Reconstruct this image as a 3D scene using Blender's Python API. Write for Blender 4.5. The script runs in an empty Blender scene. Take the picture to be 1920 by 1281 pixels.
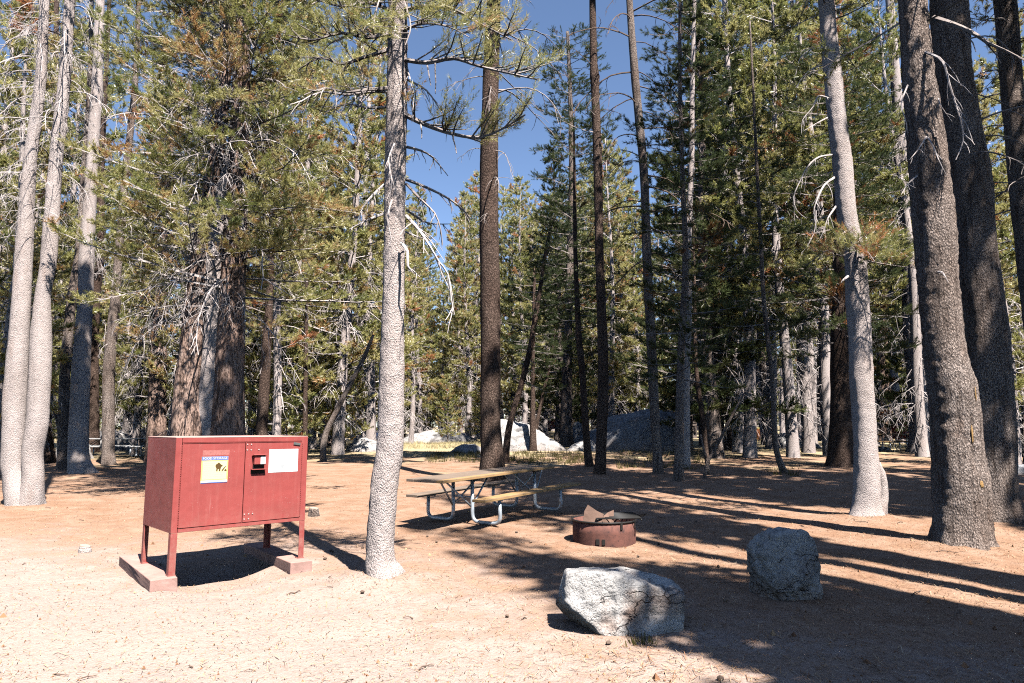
import bpy, bmesh, math, random
import numpy as np
from mathutils import Vector, Matrix

# ------------------------------------------------------------------ basics
scene = bpy.context.scene
COL = scene.collection
F = 1280.0                       # focal length in photo pixels (24 mm)
CX, CY = 960.0, 640.5
PITCH = math.radians(7.1)
EYE = np.array([0.0, 0.0, 1.6])
FWD = np.array([0.0, math.cos(PITCH), math.sin(PITCH)])
UP = np.array([0.0, -math.sin(PITCH), math.cos(PITCH)])
RIGHT = np.array([1.0, 0.0, 0.0])
SUN_AZ, SUN_EL = math.radians(149.0), math.radians(57.0)
SUN = np.array([math.sin(SUN_AZ) * math.cos(SUN_EL), math.cos(SUN_AZ) * math.cos(SUN_EL), math.sin(SUN_EL)])

# ------------------------------------------------------------------ noise
def _h(i, j, k):
    n = (i * 374761393 + j * 668265263 + k * 2147483647 * 3 + 1013904223) & 0xFFFFFFFF
    n = ((n ^ (n >> 13)) * 1274126177) & 0xFFFFFFFF
    n = (n ^ (n >> 16)) & 0xFFFFFF
    return n / float(0xFFFFFF)

def vnoise(x, y, z=0.0):
    x, y, z = np.broadcast_arrays(np.asarray(x, float), np.asarray(y, float), np.asarray(z, float))
    xi, yi, zi = np.floor(x).astype(np.int64), np.floor(y).astype(np.int64), np.floor(z).astype(np.int64)
    fx, fy, fz = x - xi, y - yi, z - zi
    u, v, w = fx * fx * (3 - 2 * fx), fy * fy * (3 - 2 * fy), fz * fz * (3 - 2 * fz)
    r = 0
    for a in (0, 1):
        for b in (0, 1):
            for c in (0, 1):
                r = r + _h(xi + a, yi + b, zi + c) * (u if a else 1 - u) * (v if b else 1 - v) * (w if c else 1 - w)
    return r * 2 - 1

def fbm(x, y, z=0.0, o=4):
    s, a, f = 0, 1.0, 1.0
    for k in range(o):
        s = s + a * vnoise(x * f + 17.3 * k, y * f - 9.1 * k, np.asarray(z) * f + 3.7 * k)
        a *= 0.5
        f *= 2.03
    return s

# ------------------------------------------------------------------ terrain
LOCK_C = np.array([-3.28, 7.80])
GY = np.array([-60, 0, 9.5, 13, 20, 30, 42, 70, 110, 200, 900.0])
GZ = np.array([0, 0, 0, 0.07, 0.22, 0.50, 0.62, 0.80, 1.30, 1.9, 2.2])
MOUNDS = []                                   # (x, y, radius, height) raised around trunk bases

def ground_z(x, y):
    x = np.asarray(x, float); y = np.asarray(y, float)
    d = np.where(y > 0, np.sqrt(y * y + 0.25 * x * x), y)
    base = np.interp(d, GY, GZ)
    lf = np.clip((x + 14) / 18.0, 0, 1)
    base = base * (0.62 + 0.38 * lf * lf * (3 - 2 * lf))
    z = base + 0.030 * vnoise(x * 0.55 + 3.1, y * 0.55) + 0.012 * vnoise(x * 1.9, y * 1.9 + 7.7)
    fade = np.clip((d - 14) / 30, 0, 1)
    z = z + fade * 0.10 * vnoise(x * 0.14, y * 0.14 + 40)
    # scoured hollow under the locker
    c, s = 0.72, 0.69
    u = (x - LOCK_C[0]) * c + (y - LOCK_C[1]) * s
    v = -(x - LOCK_C[0]) * s + (y - LOCK_C[1]) * c
    z = z - 0.11 * np.exp(-((u / 0.52) ** 4 + ((v + 0.05) / 0.60) ** 4))
    for (mx, my, mr, mh) in MOUNDS:
        z = z + mh * np.exp(-(((x - mx) ** 2 + (y - my) ** 2) / (mr * mr)))
    return z

def gz(x, y):
    return float(ground_z(x, y))

def ray(px, py):
    d = RIGHT * ((px - CX) / F) + UP * ((CY - py) / F) + FWD
    return d

def on_ground(px, py):
    d = ray(px, py)
    t = np.concatenate([np.linspace(2, 30, 1400), np.linspace(30.05, 260, 2200)])
    P = EYE[None, :] + d[None, :] * t[:, None]
    below = P[:, 2] - ground_z(P[:, 0], P[:, 1]) < 0
    i = int(np.argmax(below)) if below.any() else len(t) - 1
    return P[i]

def at_y(px, py, Y):
    d = ray(px, py)
    return EYE + d * (Y / d[1])

def at_z(px, py, z):
    d = ray(px, py)
    return EYE + d * ((z - EYE[2]) / d[2])

def pixel_of(p):
    v = np.asarray(p) - EYE
    dep = v @ FWD
    return CX + F * (v @ RIGHT) / dep, CY - F * (v @ UP) / dep

# ------------------------------------------------------------------ object helpers
def tag(o, label=None, cat=None, group=None, kind=None):
    if label: o["label"] = label
    if cat: o["category"] = cat
    if group: o["group"] = group
    if kind: o["kind"] = kind
    return o

def thing(name, label, cat, loc=(0, 0, 0), rotz=0.0, group=None):
    o = bpy.data.objects.new(name, None)
    COL.objects.link(o)
    o.empty_display_size = 0.2
    o.location = [float(v) for v in loc]
    o.rotation_euler = (0, 0, rotz)
    return tag(o, label, cat, group)

def link_mesh(name, me, parent=None, mats=()):
    for m in mats:
        me.materials.append(m)
    o = bpy.data.objects.new(name, me)
    COL.objects.link(o)
    if parent is not None:
        o.parent = parent
    return o

def copy_tree(o, parent=None):
    kids = list(o.children)
    c = o.copy()
    COL.objects.link(c)
    if parent is not None:
        c.parent = parent
    for k in kids:
        copy_tree(k, c)
    return c

def mesh_np(name, V, faces, mat_idx=None, smooth=False, tint=None):
    """V (n,3); faces: list of (k,m) index arrays with m = 3 or 4"""
    me = bpy.data.meshes.new(name)
    faces = [np.asarray(f, np.int32) for f in faces if len(f)]
    nv = len(V)
    me.vertices.add(nv)
    me.vertices.foreach_set("co", np.asarray(V, np.float32).ravel())
    tot = np.concatenate([np.full(len(f), f.shape[1], np.int32) for f in faces])
    idx = np.concatenate([f.ravel() for f in faces])
    start = np.concatenate([[0], np.cumsum(tot)[:-1]]).astype(np.int32)
    me.loops.add(len(idx))
    me.loops.foreach_set("vertex_index", idx)
    me.polygons.add(len(tot))
    me.polygons.foreach_set("loop_start", start)
    if mat_idx is not None:
        me.polygons.foreach_set("material_index", np.asarray(mat_idx, np.int32))
    me.polygons.foreach_set("use_smooth", np.full(len(tot), bool(smooth)))
    me.update(calc_edges=True)
    if tint is not None:
        a = me.attributes.new("tint", "FLOAT", "POINT")
        a.data.foreach_set("value", np.asarray(tint, np.float32))
    return me

def bm_obj(name, bm, mats, parent=None, smooth=False):
    me = bpy.data.meshes.new(name)
    bmesh.ops.recalc_face_normals(bm, faces=bm.faces)
    bm.to_mesh(me)
    bm.free()
    if smooth:
        for p in me.polygons: p.use_smooth = True
    return link_mesh(name, me, parent, mats if isinstance(mats, (list, tuple)) else [mats])

def add_box(bm, c, s, rot=None, bevel=0.0, mi=0):
    r = bmesh.ops.create_cube(bm, size=1.0)
    vs = r["verts"]
    M = Matrix.Translation(Vector(c)) @ (rot if rot is not None else Matrix.Identity(4)) @ Matrix.Diagonal((s[0], s[1], s[2], 1))
    bmesh.ops.transform(bm, matrix=M, verts=vs)
    fs = list({f for v in vs for f in v.link_faces})
    for f in fs: f.material_index = mi
    if bevel > 0:
        es = list({e for v in vs for e in v.link_edges})
        bmesh.ops.bevel(bm, geom=es, offset=bevel, segments=2, profile=0.5, affect="EDGES", clamp_overlap=True)

def add_cyl(bm, p0, p1, r0, r1=None, n=12, mi=0, caps=True):
    p0, p1 = Vector(p0), Vector(p1)
    d = p1 - p0
    r1 = r0 if r1 is None else r1
    q = d.to_track_quat("Z", "Y").to_matrix().to_4x4()
    M = Matrix.Translation((p0 + p1) / 2) @ q
    r = bmesh.ops.create_cone(bm, cap_ends=caps, segments=n, radius1=r0, radius2=r1, depth=d.length, matrix=M)
    for v in r["verts"]:
        for f in v.link_faces: f.material_index = mi

def sweep(pts, radii, n=10, close=True):
    """tube along pts: returns V, quads"""
    pts = np.asarray(pts, float); m = len(pts)
    T = np.gradient(pts, axis=0)
    T /= np.linalg.norm(T, axis=1)[:, None] + 1e-12
    ref = np.array([0, 0, 1.0]) if abs(T[0][2]) < 0.9 else np.array([1.0, 0, 0])
    N = np.zeros_like(pts)
    u = np.cross(ref, T[0]); u /= np.linalg.norm(u)
    for i in range(m):
        u = u - T[i] * (u @ T[i]); u /= np.linalg.norm(u) + 1e-12
        N[i] = u
    B = np.cross(T, N)
    a = np.linspace(0, 2 * math.pi, n, endpoint=False)
    r = np.asarray(radii, float)
    V = pts[:, None, :] + r[:, None, None] * (np.cos(a)[None, :, None] * N[:, None, :] + np.sin(a)[None, :, None] * B[:, None, :])
    V = V.reshape(-1, 3)
    i = np.arange(m - 1)[:, None] * n
    j = np.arange(n)[None, :]
    j2 = (j + 1) % n
    Q = np.stack([i + j, i + j2, i + n + j2, i + n + j], -1).reshape(-1, 4)
    if close:
        V = np.vstack([V, pts[0], pts[-1]])
        c0, c1 = len(V) - 2, len(V) - 1
        jj = np.arange(n); jn = (jj + 1) % n
        Tq = np.vstack([np.stack([np.full(n, c0), jn, jj], -1), np.stack([np.full(n, c1), (m - 1) * n + jj, (m - 1) * n + jn], -1)])
        return V, Q, Tq
    return V, Q, np.zeros((0, 3), int)

class Tubes:
    """collects swept tubes into one mesh"""
    def __init__(s): s.V, s.Q, s.T, s.n = [], [], [], 0
    def add(s, pts, radii, n=8):
        V, Q, T = sweep(pts, radii, n)
        s.V.append(V); s.Q.append(Q + s.n); s.T.append(T + s.n); s.n += len(V)
    def mesh(s, name, smooth=True):
        return mesh_np(name, np.vstack(s.V), [np.vstack(s.Q), np.vstack(s.T)], smooth=smooth)

def spline(pts, step):
    """Catmull-Rom through rows of pts (any width), resampled about every step"""
    P = np.asarray(pts, float)
    out = []
    n = len(P)
    for i in range(n - 1):
        p0 = P[i - 1] if i > 0 else 2 * P[0] - P[1]
        p3 = P[i + 2] if i + 2 < n else 2 * P[-1] - P[-2]
        p1, p2 = P[i], P[i + 1]
        k = max(2, int(np.linalg.norm((p2 - p1)[:3]) / step))
        for t in np.arange(k) / k:
            out.append(0.5 * (2 * p1 + (p2 - p0) * t + (2 * p0 - 5 * p1 + 4 * p2 - p3) * t * t + (3 * p1 - p0 - 3 * p2 + p3) * t ** 3))
    out.append(P[-1])
    return np.array(out)

# ------------------------------------------------------------------ materials
class NT:
    def __init__(s, name):
        s.m = bpy.data.materials.new(name); s.m.use_nodes = True
        s.t = s.m.node_tree; s.t.nodes.clear()
        s.out = s.n("ShaderNodeOutputMaterial")
    def n(s, typ, **kw):
        nd = s.t.nodes.new(typ)
        for k, v in kw.items(): setattr(nd, k, v)
        return nd
    def l(s, a, b): s.t.links.new(a, b)
    def val(s, sock, v):
        if hasattr(v, "is_output") or isinstance(v, bpy.types.NodeSocket): s.l(v, sock)
        else: sock.default_value = v
    def noise(s, vec, scale, detail=4, rough=0.55, dim="3D"):
        nd = s.n("ShaderNodeTexNoise"); nd.noise_dimensions = dim
        nd.inputs["Scale"].default_value = scale; nd.inputs["Detail"].default_value = detail; nd.inputs["Roughness"].default_value = rough
        if vec is not None: s.l(vec, nd.inputs["Vector"])
        return nd.outputs["Fac"]
    def voro(s, vec, scale, feature="F1", out="Distance"):
        nd = s.n("ShaderNodeTexVoronoi"); nd.feature = feature; nd.inputs["Scale"].default_value = scale
        if vec is not None: s.l(vec, nd.inputs["Vector"])
        return nd.outputs[out]
    def ramp(s, fac, stops):
        nd = s.n("ShaderNodeValToRGB"); el = nd.color_ramp.elements
        while len(el) < len(stops): el.new(0.5)
        for e, (p, c) in zip(el, stops):
            e.position = p; e.color = (c, c, c, 1) if not isinstance(c, tuple) else (*c, 1)
        s.l(fac, nd.inputs["Fac"])
        return nd.outputs["Color"]
    def mix(s, fac, a, b, mode="MIX"):
        nd = s.n("ShaderNodeMix", data_type="RGBA", blend_type=mode)
        s.val(nd.inputs[0], fac)
        for sk, v in ((nd.inputs[6], a), (nd.inputs[7], b)):
            s.val(sk, (*v, 1) if isinstance(v, tuple) and len(v) == 3 else v)
        return nd.outputs[2]
    def math(s, op, a, b=0.0):
        nd = s.n("ShaderNodeMath", operation=op)
        s.val(nd.inputs[0], a); s.val(nd.inputs[1], b)
        return nd.outputs[0]
    def coord(s, which="Object", scale=None):
        tc = s.n("ShaderNodeTexCoord").outputs[which]
        if scale is None: return tc
        mp = s.n("ShaderNodeMapping"); mp.inputs["Scale"].default_value = scale
        s.l(tc, mp.inputs["Vector"])
        return mp.outputs["Vector"]
    def bump(s, h, strength=0.5, dist=0.02):
        nd = s.n("ShaderNodeBump"); nd.inputs["Strength"].default_value = strength; nd.inputs["Distance"].default_value = dist
        s.l(h, nd.inputs["Height"])
        return nd.outputs["Normal"]
    def principled(s, col, rough=0.8, metal=0.0, normal=None, spec=0.3):
        b = s.n("ShaderNodeBsdfPrincipled")
        s.val(b.inputs["Base Color"], (*col, 1) if isinstance(col, tuple) else col)
        s.val(b.inputs["Roughness"], rough); b.inputs["Metallic"].default_value = metal
        b.inputs["Specular IOR Level"].default_value = spec
        if normal is not None: s.l(normal, b.inputs["Normal"])
        s.l(b.outputs[0], s.out.inputs["Surface"])
        return s.m

def bark_mat(name, light, mid, dark, scale=34.0, zs=0.55, speck=0.55, patch=(0.30, 0.24, 0.2), bump=0.9, furrow=0.0, fleckmix=0.75, zfur=None):
    """scaly bark: small dark flecks and lifted scale edges on a paler ground, broken up at several sizes"""
    t = NT(name)
    co = t.coord("Object", (1, 1, zs))
    warp = t.n("ShaderNodeVectorMath", operation="ADD")
    wn = t.n("ShaderNodeTexNoise"); wn.inputs["Scale"].default_value = scale * 0.8; wn.inputs["Detail"].default_value = 3
    t.l(co, wn.inputs["Vector"])
    sc = t.n("ShaderNodeVectorMath", operation="SCALE"); sc.inputs["Scale"].default_value = 1.3 / scale
    t.l(wn.outputs["Color"], sc.inputs[0])
    t.l(co, warp.inputs[0]); t.l(sc.outputs[0], warp.inputs[1])
    w = warp.outputs[0]
    cell = t.voro(w, scale, "F1", "Distance")
    cid = t.voro(w, scale, "F1", "Color")
    n1 = t.noise(co, 1.3, 4)
    n2 = t.noise(co, 75, 3, 0.7)
    n3 = t.noise(t.coord("Object", (1, 1, 0.25)), 5.0, 4)
    dens = t.noise(co, 3.4, 4, 0.6)
    fleck = t.noise(co, scale * 1.7, 3, 0.62)
    thr = t.math("ADD", fleck, t.math("MULTIPLY", t.math("SUBTRACT", dens, 0.5), 0.22))
    thr = t.math("ADD", thr, t.math("MULTIPLY", t.math("SUBTRACT", cell, 0.4), 0.16))
    gap = t.ramp(thr, [(speck, 0.0), (speck + 0.06, 1.0)])
    base = t.mix(t.ramp(n1, [(0.35, 0.0), (0.7, 1.0)]), light, mid)
    base = t.mix(t.math("MULTIPLY", cid, 0.22), base, tuple(c * 0.6 for c in mid))
    base = t.mix(t.ramp(n3, [(0.58, 0.0), (0.78, 0.75)]), base, patch)
    base = t.mix(t.math("MULTIPLY", n2, 0.22), base, dark)
    col = t.mix(t.math("MULTIPLY", gap, fleckmix), base, dark)
    h = t.math("SUBTRACT", t.math("MULTIPLY", t.math("SUBTRACT", 1.0, cell), 0.9), t.math("MULTIPLY", gap, 0.9))
    h = t.math("ADD", h, t.math("MULTIPLY", n2, 0.35))
    if furrow > 0:
        fz = t.noise(t.coord("Object", (1, 1, 0.10)), 13.0, 5, 0.6)
        fr = t.ramp(fz, [(0.34, 1.0), (0.46, 0.0)])
        if zfur:
            sp = t.n("ShaderNodeSeparateXYZ"); t.l(t.coord("Object"), sp.inputs[0])
            mr = t.n("ShaderNodeMapRange"); t.l(sp.outputs["Z"], mr.inputs["Value"]); mr.inputs["From Min"].default_value = zfur[0]; mr.inputs["From Max"].default_value = zfur[1]
            fz2 = t.ramp(fz, [(0.42, 1.0), (0.56, 0.0)])
            fr = t.math("MULTIPLY", fz2, mr.outputs["Result"])
        col = t.mix(t.math("MULTIPLY", fr, furrow), col, dark)
        h = t.math("SUBTRACT", h, t.math("MULTIPLY", fr, 1.2))
    return t.principled(col, 0.92, 0, t.bump(h, bump, 0.02), 0.12)

def needle_mat(name, stops, transl=0.45, gloss=0.06):
    t = NT(name)
    at = t.n("ShaderNodeAttribute"); at.attribute_name = "tint"
    oi = t.n("ShaderNodeObjectInfo")
    f = t.math("ADD", at.outputs["Fac"], t.math("MULTIPLY", t.math("SUBTRACT", oi.outputs["Random"], 0.5), 0.16))
    col = t.ramp(f, stops)
    d = t.n("ShaderNodeBsdfDiffuse"); tr = t.n("ShaderNodeBsdfTranslucent"); g = t.n("ShaderNodeBsdfGlossy")
    g.inputs["Roughness"].default_value = 0.38
    t.l(col, d.inputs["Color"]); t.l(col, tr.inputs["Color"])
    m1 = t.n("ShaderNodeMixShader"); m1.inputs[0].default_value = transl
    t.l(d.outputs[0], m1.inputs[1]); t.l(tr.outputs[0], m1.inputs[2])
    m2 = t.n("ShaderNodeMixShader"); m2.inputs[0].default_value = gloss
    t.l(m1.outputs[0], m2.inputs[1]); t.l(g.outputs[0], m2.inputs[2])
    t.l(m2.outputs[0], t.out.inputs["Surface"])
    return t.m

def twig_mat(name, a, b):
    t = NT(name)
    oi = t.n("ShaderNodeObjectInfo")
    n = t.noise(t.coord("Object"), 5.0, 3)
    return t.principled(t.mix(t.ramp(n, [(0.35, 0.0), (0.65, 1.0)]), a, b), 0.9, 0, None, 0.15)

M = {}
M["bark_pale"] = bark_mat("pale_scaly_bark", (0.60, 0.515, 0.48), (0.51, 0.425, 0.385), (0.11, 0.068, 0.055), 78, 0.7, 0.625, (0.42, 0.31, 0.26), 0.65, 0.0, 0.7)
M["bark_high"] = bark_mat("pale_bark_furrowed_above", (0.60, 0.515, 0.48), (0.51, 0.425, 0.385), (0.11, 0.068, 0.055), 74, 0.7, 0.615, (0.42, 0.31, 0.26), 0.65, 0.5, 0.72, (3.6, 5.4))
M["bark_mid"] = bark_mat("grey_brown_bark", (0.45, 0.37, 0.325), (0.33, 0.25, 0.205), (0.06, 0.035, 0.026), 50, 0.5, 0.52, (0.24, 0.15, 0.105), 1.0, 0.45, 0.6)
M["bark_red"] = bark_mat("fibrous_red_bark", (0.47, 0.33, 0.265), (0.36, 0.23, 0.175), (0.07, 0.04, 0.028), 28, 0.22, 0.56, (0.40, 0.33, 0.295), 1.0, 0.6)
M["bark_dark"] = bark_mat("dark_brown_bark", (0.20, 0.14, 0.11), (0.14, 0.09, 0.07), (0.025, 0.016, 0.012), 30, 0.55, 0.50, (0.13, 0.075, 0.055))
GREEN = [(0.0, (0.14, 0.175, 0.05)), (0.30, (0.31, 0.32, 0.095)), (0.55, (0.50, 0.465, 0.17)), (0.84, (0.62, 0.545, 0.24)), (0.93, (0.54, 0.27, 0.11)), (1.0, (0.68, 0.29, 0.13))]
M["needles"] = needle_mat("pine_needles", GREEN)
M["needles_dark"] = needle_mat("fir_needles", [(0.0, (0.055, 0.075, 0.032)), (0.4, (0.10, 0.125, 0.048)), (0.75, (0.20, 0.20, 0.08)), (0.93, (0.15, 0.10, 0.04)), (1.0, (0.30, 0.12, 0.05))], 0.45, 0.02)
M["twig"] = twig_mat("grey_dead_twig", (0.42, 0.36, 0.33), (0.27, 0.22, 0.195))
M["twig_pale"] = twig_mat("bleached_dead_branch", (0.62, 0.55, 0.52), (0.44, 0.375, 0.35))
M["twig_brown"] = twig_mat("brown_twig", (0.20, 0.14, 0.105), (0.13, 0.09, 0.07))

def ground_mat():
    t = NT("pine_duff_ground")
    co = t.coord("Object")
    big = t.noise(co, 0.33, 5, 0.6)
    mid = t.noise(co, 2.2, 5, 0.65)
    fine = t.noise(co, 48, 4, 0.75)
    grit = t.noise(co, 150, 2, 0.6)
    # trodden sand stays near the camera on the left, needle duff beyond: two ground covers with a ragged limit, the darker duff pushed right to deepen the shade
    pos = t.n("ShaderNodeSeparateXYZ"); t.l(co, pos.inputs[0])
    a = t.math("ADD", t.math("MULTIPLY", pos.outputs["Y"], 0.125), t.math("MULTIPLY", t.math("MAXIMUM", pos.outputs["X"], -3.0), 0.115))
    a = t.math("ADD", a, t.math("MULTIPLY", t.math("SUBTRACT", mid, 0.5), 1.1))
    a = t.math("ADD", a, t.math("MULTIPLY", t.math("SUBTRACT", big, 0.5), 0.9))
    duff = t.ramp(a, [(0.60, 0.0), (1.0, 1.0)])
    sand = t.mix(t.ramp(mid, [(0.3, 0.0), (0.7, 1.0)]), (0.445, 0.343, 0.290), (0.395, 0.312, 0.270))
    sand = t.mix(t.ramp(fine, [(0.52, 0.0), (0.70, 0.75)]), sand, (0.34, 0.225, 0.16))
    sand = t.mix(t.ramp(grit, [(0.60, 0.0), (0.72, 0.5)]), sand, (0.52, 0.445, 0.38))
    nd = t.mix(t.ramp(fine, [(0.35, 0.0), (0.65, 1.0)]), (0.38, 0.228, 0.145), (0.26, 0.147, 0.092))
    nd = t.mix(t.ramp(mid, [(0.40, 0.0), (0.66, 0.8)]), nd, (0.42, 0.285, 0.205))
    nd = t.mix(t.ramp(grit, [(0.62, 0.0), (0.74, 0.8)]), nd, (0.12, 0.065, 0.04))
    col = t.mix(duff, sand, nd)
    # straw coloured dry grass in the far clearing
    g = t.math("ADD", t.math("MULTIPLY", pos.outputs["Y"], 0.03), t.math("MULTIPLY", t.math("SUBTRACT", big, 0.5), 1.2))
    col = t.mix(t.ramp(g, [(0.72, 0.0), (0.95, 0.75)]), col, (0.50, 0.41, 0.24))
    spk = t.voro(co, 24, "F1")
    pick = t.math("MULTIPLY", t.ramp(spk, [(0.10, 1.0), (0.17, 0.0)]), t.ramp(t.noise(co, 7, 2), [(0.55, 0.0), (0.62, 1.0)]))
    col = t.mix(t.math("MULTIPLY", pick, 0.75), col, (0.14, 0.075, 0.045))
    h = t.math("ADD", t.math("MULTIPLY", fine, 0.6), t.math("MULTIPLY", grit, 0.3))
    h = t.math("ADD", h, t.math("MULTIPLY", t.noise(co, 12, 4, 0.6), 1.1))
    return t.principled(col, 0.95, 0, t.bump(h, 0.75, 0.03), 0.1)
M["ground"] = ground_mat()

def rock_mat(name, a, b, dark, rust=0.0):
    t = NT(name)
    co = t.coord("Object")
    n = t.noise(co, 3.2, 6, 0.65); s = t.noise(co, 70, 3, 0.7); m = t.noise(co, 14, 5, 0.7)
    col = t.mix(t.ramp(n, [(0.38, 0.0), (0.62, 1.0)]), a, b)
    col = t.mix(t.ramp(s, [(0.54, 0.0), (0.66, 0.7)]), col, dark)
    col = t.mix(t.ramp(m, [(0.56, 0.0), (0.70, 0.65)]), col, tuple(c * 0.45 for c in b))
    if rust: col = t.mix(t.math("MULTIPLY", t.ramp(t.noise(co, 2.1, 4), [(0.52, 0.0), (0.66, 1.0)]), rust), col, (0.25, 0.13, 0.08))
    wv = t.n("ShaderNodeVectorMath", operation="ADD"); wn = t.n("ShaderNodeTexNoise"); wn.inputs["Scale"].default_value = 4.0; wn.inputs["Detail"].default_value = 4
    t.l(co, wn.inputs["Vector"]); sc = t.n("ShaderNodeVectorMath", operation="SCALE"); sc.inputs["Scale"].default_value = 0.5
    t.l(wn.outputs["Color"], sc.inputs[0]); t.l(co, wv.inputs[0]); t.l(sc.outputs[0], wv.inputs[1])
    cr = t.voro(wv.outputs[0], 2.3, "DISTANCE_TO_EDGE")
    crack = t.math("MULTIPLY", t.ramp(cr, [(0.0, 1.0), (0.022, 0.0)]), t.ramp(t.noise(co, 2.7, 3), [(0.46, 0.0), (0.56, 1.0)]))
    col = t.mix(t.math("MULTIPLY", crack, 0.4), col, (0.08, 0.045, 0.04))
    lich = t.ramp(t.noise(co, 5.5, 6, 0.75), [(0.60, 0.0), (0.66, 0.6)])
    col = t.mix(lich, col, (0.16, 0.16, 0.13))
    sp = t.n("ShaderNodeSeparateXYZ"); t.l(t.coord("Generated"), sp.inputs[0])
    mr = t.n("ShaderNodeMapRange"); t.l(sp.outputs["Z"], mr.inputs["Value"]); mr.inputs["From Min"].default_value = 0.45; mr.inputs["From Max"].default_value = 0.12
    col = t.mix(t.math("MULTIPLY", mr.outputs["Result"], t.ramp(m, [(0.38, 0.25), (0.62, 0.8)])), col, (0.30, 0.20, 0.14))
    h = t.math("ADD", t.math("MULTIPLY", m, 1.0), t.math("MULTIPLY", s, 0.35))
    h = t.math("SUBTRACT", h, t.math("MULTIPLY", crack, 0.9))
    return t.principled(col, 0.9, 0, t.bump(h, 0.9, 0.035), 0.2)
M["granite"] = rock_mat("pale_granite", (0.50, 0.475, 0.45), (0.36, 0.335, 0.32), (0.10, 0.09, 0.085), 0.0)
M["granite_rust"] = rock_mat("stained_granite", (0.57, 0.54, 0.51), (0.41, 0.38, 0.355), (0.09, 0.08, 0.075), 0.6)
M["granite_mid"] = rock_mat("weathered_granite", (0.44, 0.42, 0.40), (0.30, 0.285, 0.27), (0.07, 0.065, 0.06), 0.2)
M["granite_grey"] = rock_mat("grey_granite", (0.33, 0.33, 0.34), (0.23, 0.23, 0.24), (0.06, 0.06, 0.06), 0.15)

def plain(name, col, rough=0.6, metal=0.0, var=0.12, scale=9.0, bump=0.15, spec=0.35):
    t = NT(name)
    co = t.coord("Object")
    n = t.noise(co, scale, 5, 0.65)
    c = t.mix(t.ramp(n, [(0.3, 0.0), (0.7, 1.0)]), tuple(min(1, v * (1 + var)) for v in col), tuple(v * (1 - var) for v in col))
    return t.principled(c, rough, metal, t.bump(t.noise(co, scale * 6, 3), bump, 0.004), spec)

def painted_red():
    t = NT("weathered_brown_red_paint")
    co = t.coord("Object")
    n = t.noise(co, 2.6, 5, 0.6)
    st = t.noise(t.coord("Object", (9, 9, 0.7)), 2.2, 4, 0.6)
    ch = t.noise(co, 85, 3, 0.6)
    big = t.noise(co, 7, 4, 0.7)
    c = t.mix(t.ramp(n, [(0.3, 0.0), (0.7, 1.0)]), (0.37, 0.075, 0.066), (0.30, 0.060, 0.053))
    c = t.mix(t.ramp(st, [(0.50, 0.0), (0.72, 0.30)]), c, (0.42, 0.14, 0.12))
    chip = t.math("MULTIPLY", t.ramp(ch, [(0.66, 0.0), (0.70, 1.0)]), t.ramp(big, [(0.50, 0.0), (0.62, 1.0)]))
    c = t.mix(chip, c, (0.48, 0.30, 0.27))
    dent = t.math("ADD", t.math("MULTIPLY", t.noise(co, 5.0, 2), 3.0), t.math("MULTIPLY", t.noise(co, 40, 3), 0.25))
    scr = t.math("MULTIPLY", t.ramp(t.noise(t.coord("Object", (120, 120, 2.2)), 1.0, 2), [(0.70, 0.0), (0.73, 1.0)]), t.ramp(t.noise(co, 3.3, 3), [(0.52, 0.0), (0.66, 1.0)]))
    c = t.mix(t.math("MULTIPLY", scr, 0.55), c, (0.50, 0.28, 0.25))
    sp = t.n("ShaderNodeSeparateXYZ"); t.l(co, sp.inputs[0])
    mr = t.n("ShaderNodeMapRange"); t.l(sp.outputs["Z"], mr.inputs["Value"]); mr.inputs["From Min"].default_value = 0.75; mr.inputs["From Max"].default_value = 0.10
    c = t.mix(t.math("MULTIPLY", t.math("MULTIPLY", mr.outputs["Result"], 0.6), t.ramp(t.noise(co, 11, 4, 0.7), [(0.35, 0.0), (0.65, 1.0)])), c, (0.40, 0.27, 0.21))
    rst = t.math("MULTIPLY", t.ramp(t.noise(co, 30, 4, 0.7), [(0.64, 0.0), (0.70, 1.0)]), t.ramp(big, [(0.55, 0.0), (0.64, 1.0)]))
    c = t.mix(t.math("MULTIPLY", rst, 0.7), c, (0.16, 0.055, 0.035))
    return t.principled(c, t.math("ADD", 0.42, t.math("MULTIPLY", n, 0.35)), 0, t.bump(dent, 0.35, 0.006), 0.35)
M["red"] = painted_red()
M["red_side"] = M["red"]
M["black"] = plain("black_iron", (0.02, 0.019, 0.018), 0.55, 0.0, 0.2)
M["dark_gap"] = plain("dark_seam", (0.012, 0.008, 0.008), 0.9)
M["white"] = plain("white_enamel", (0.80, 0.80, 0.79), 0.5, 0, 0.03)
M["yellow"] = plain("yellow_sign", (0.80, 0.66, 0.20), 0.5, 0, 0.04)
M["cream"] = plain("cream_sign", (0.80, 0.71, 0.38), 0.5, 0, 0.03)
M["blue"] = plain("blue_band", (0.13, 0.19, 0.50), 0.5, 0, 0.05)
M["brown_print"] = plain("brown_print", (0.10, 0.055, 0.015), 0.6)
M["grey_print"] = plain("grey_print", (0.42, 0.43, 0.43), 0.6)
M["steel"] = plain("galvanised_pipe", (0.42, 0.46, 0.50), 0.42, 0.35, 0.18, 14)
M["bare_steel"] = plain("bare_steel", (0.5, 0.5, 0.5), 0.35, 0.8)
M["concrete"] = plain("dusty_red_concrete", (0.42, 0.255, 0.215), 0.92, 0, 0.18, 6, 0.5, 0.1)
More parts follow.
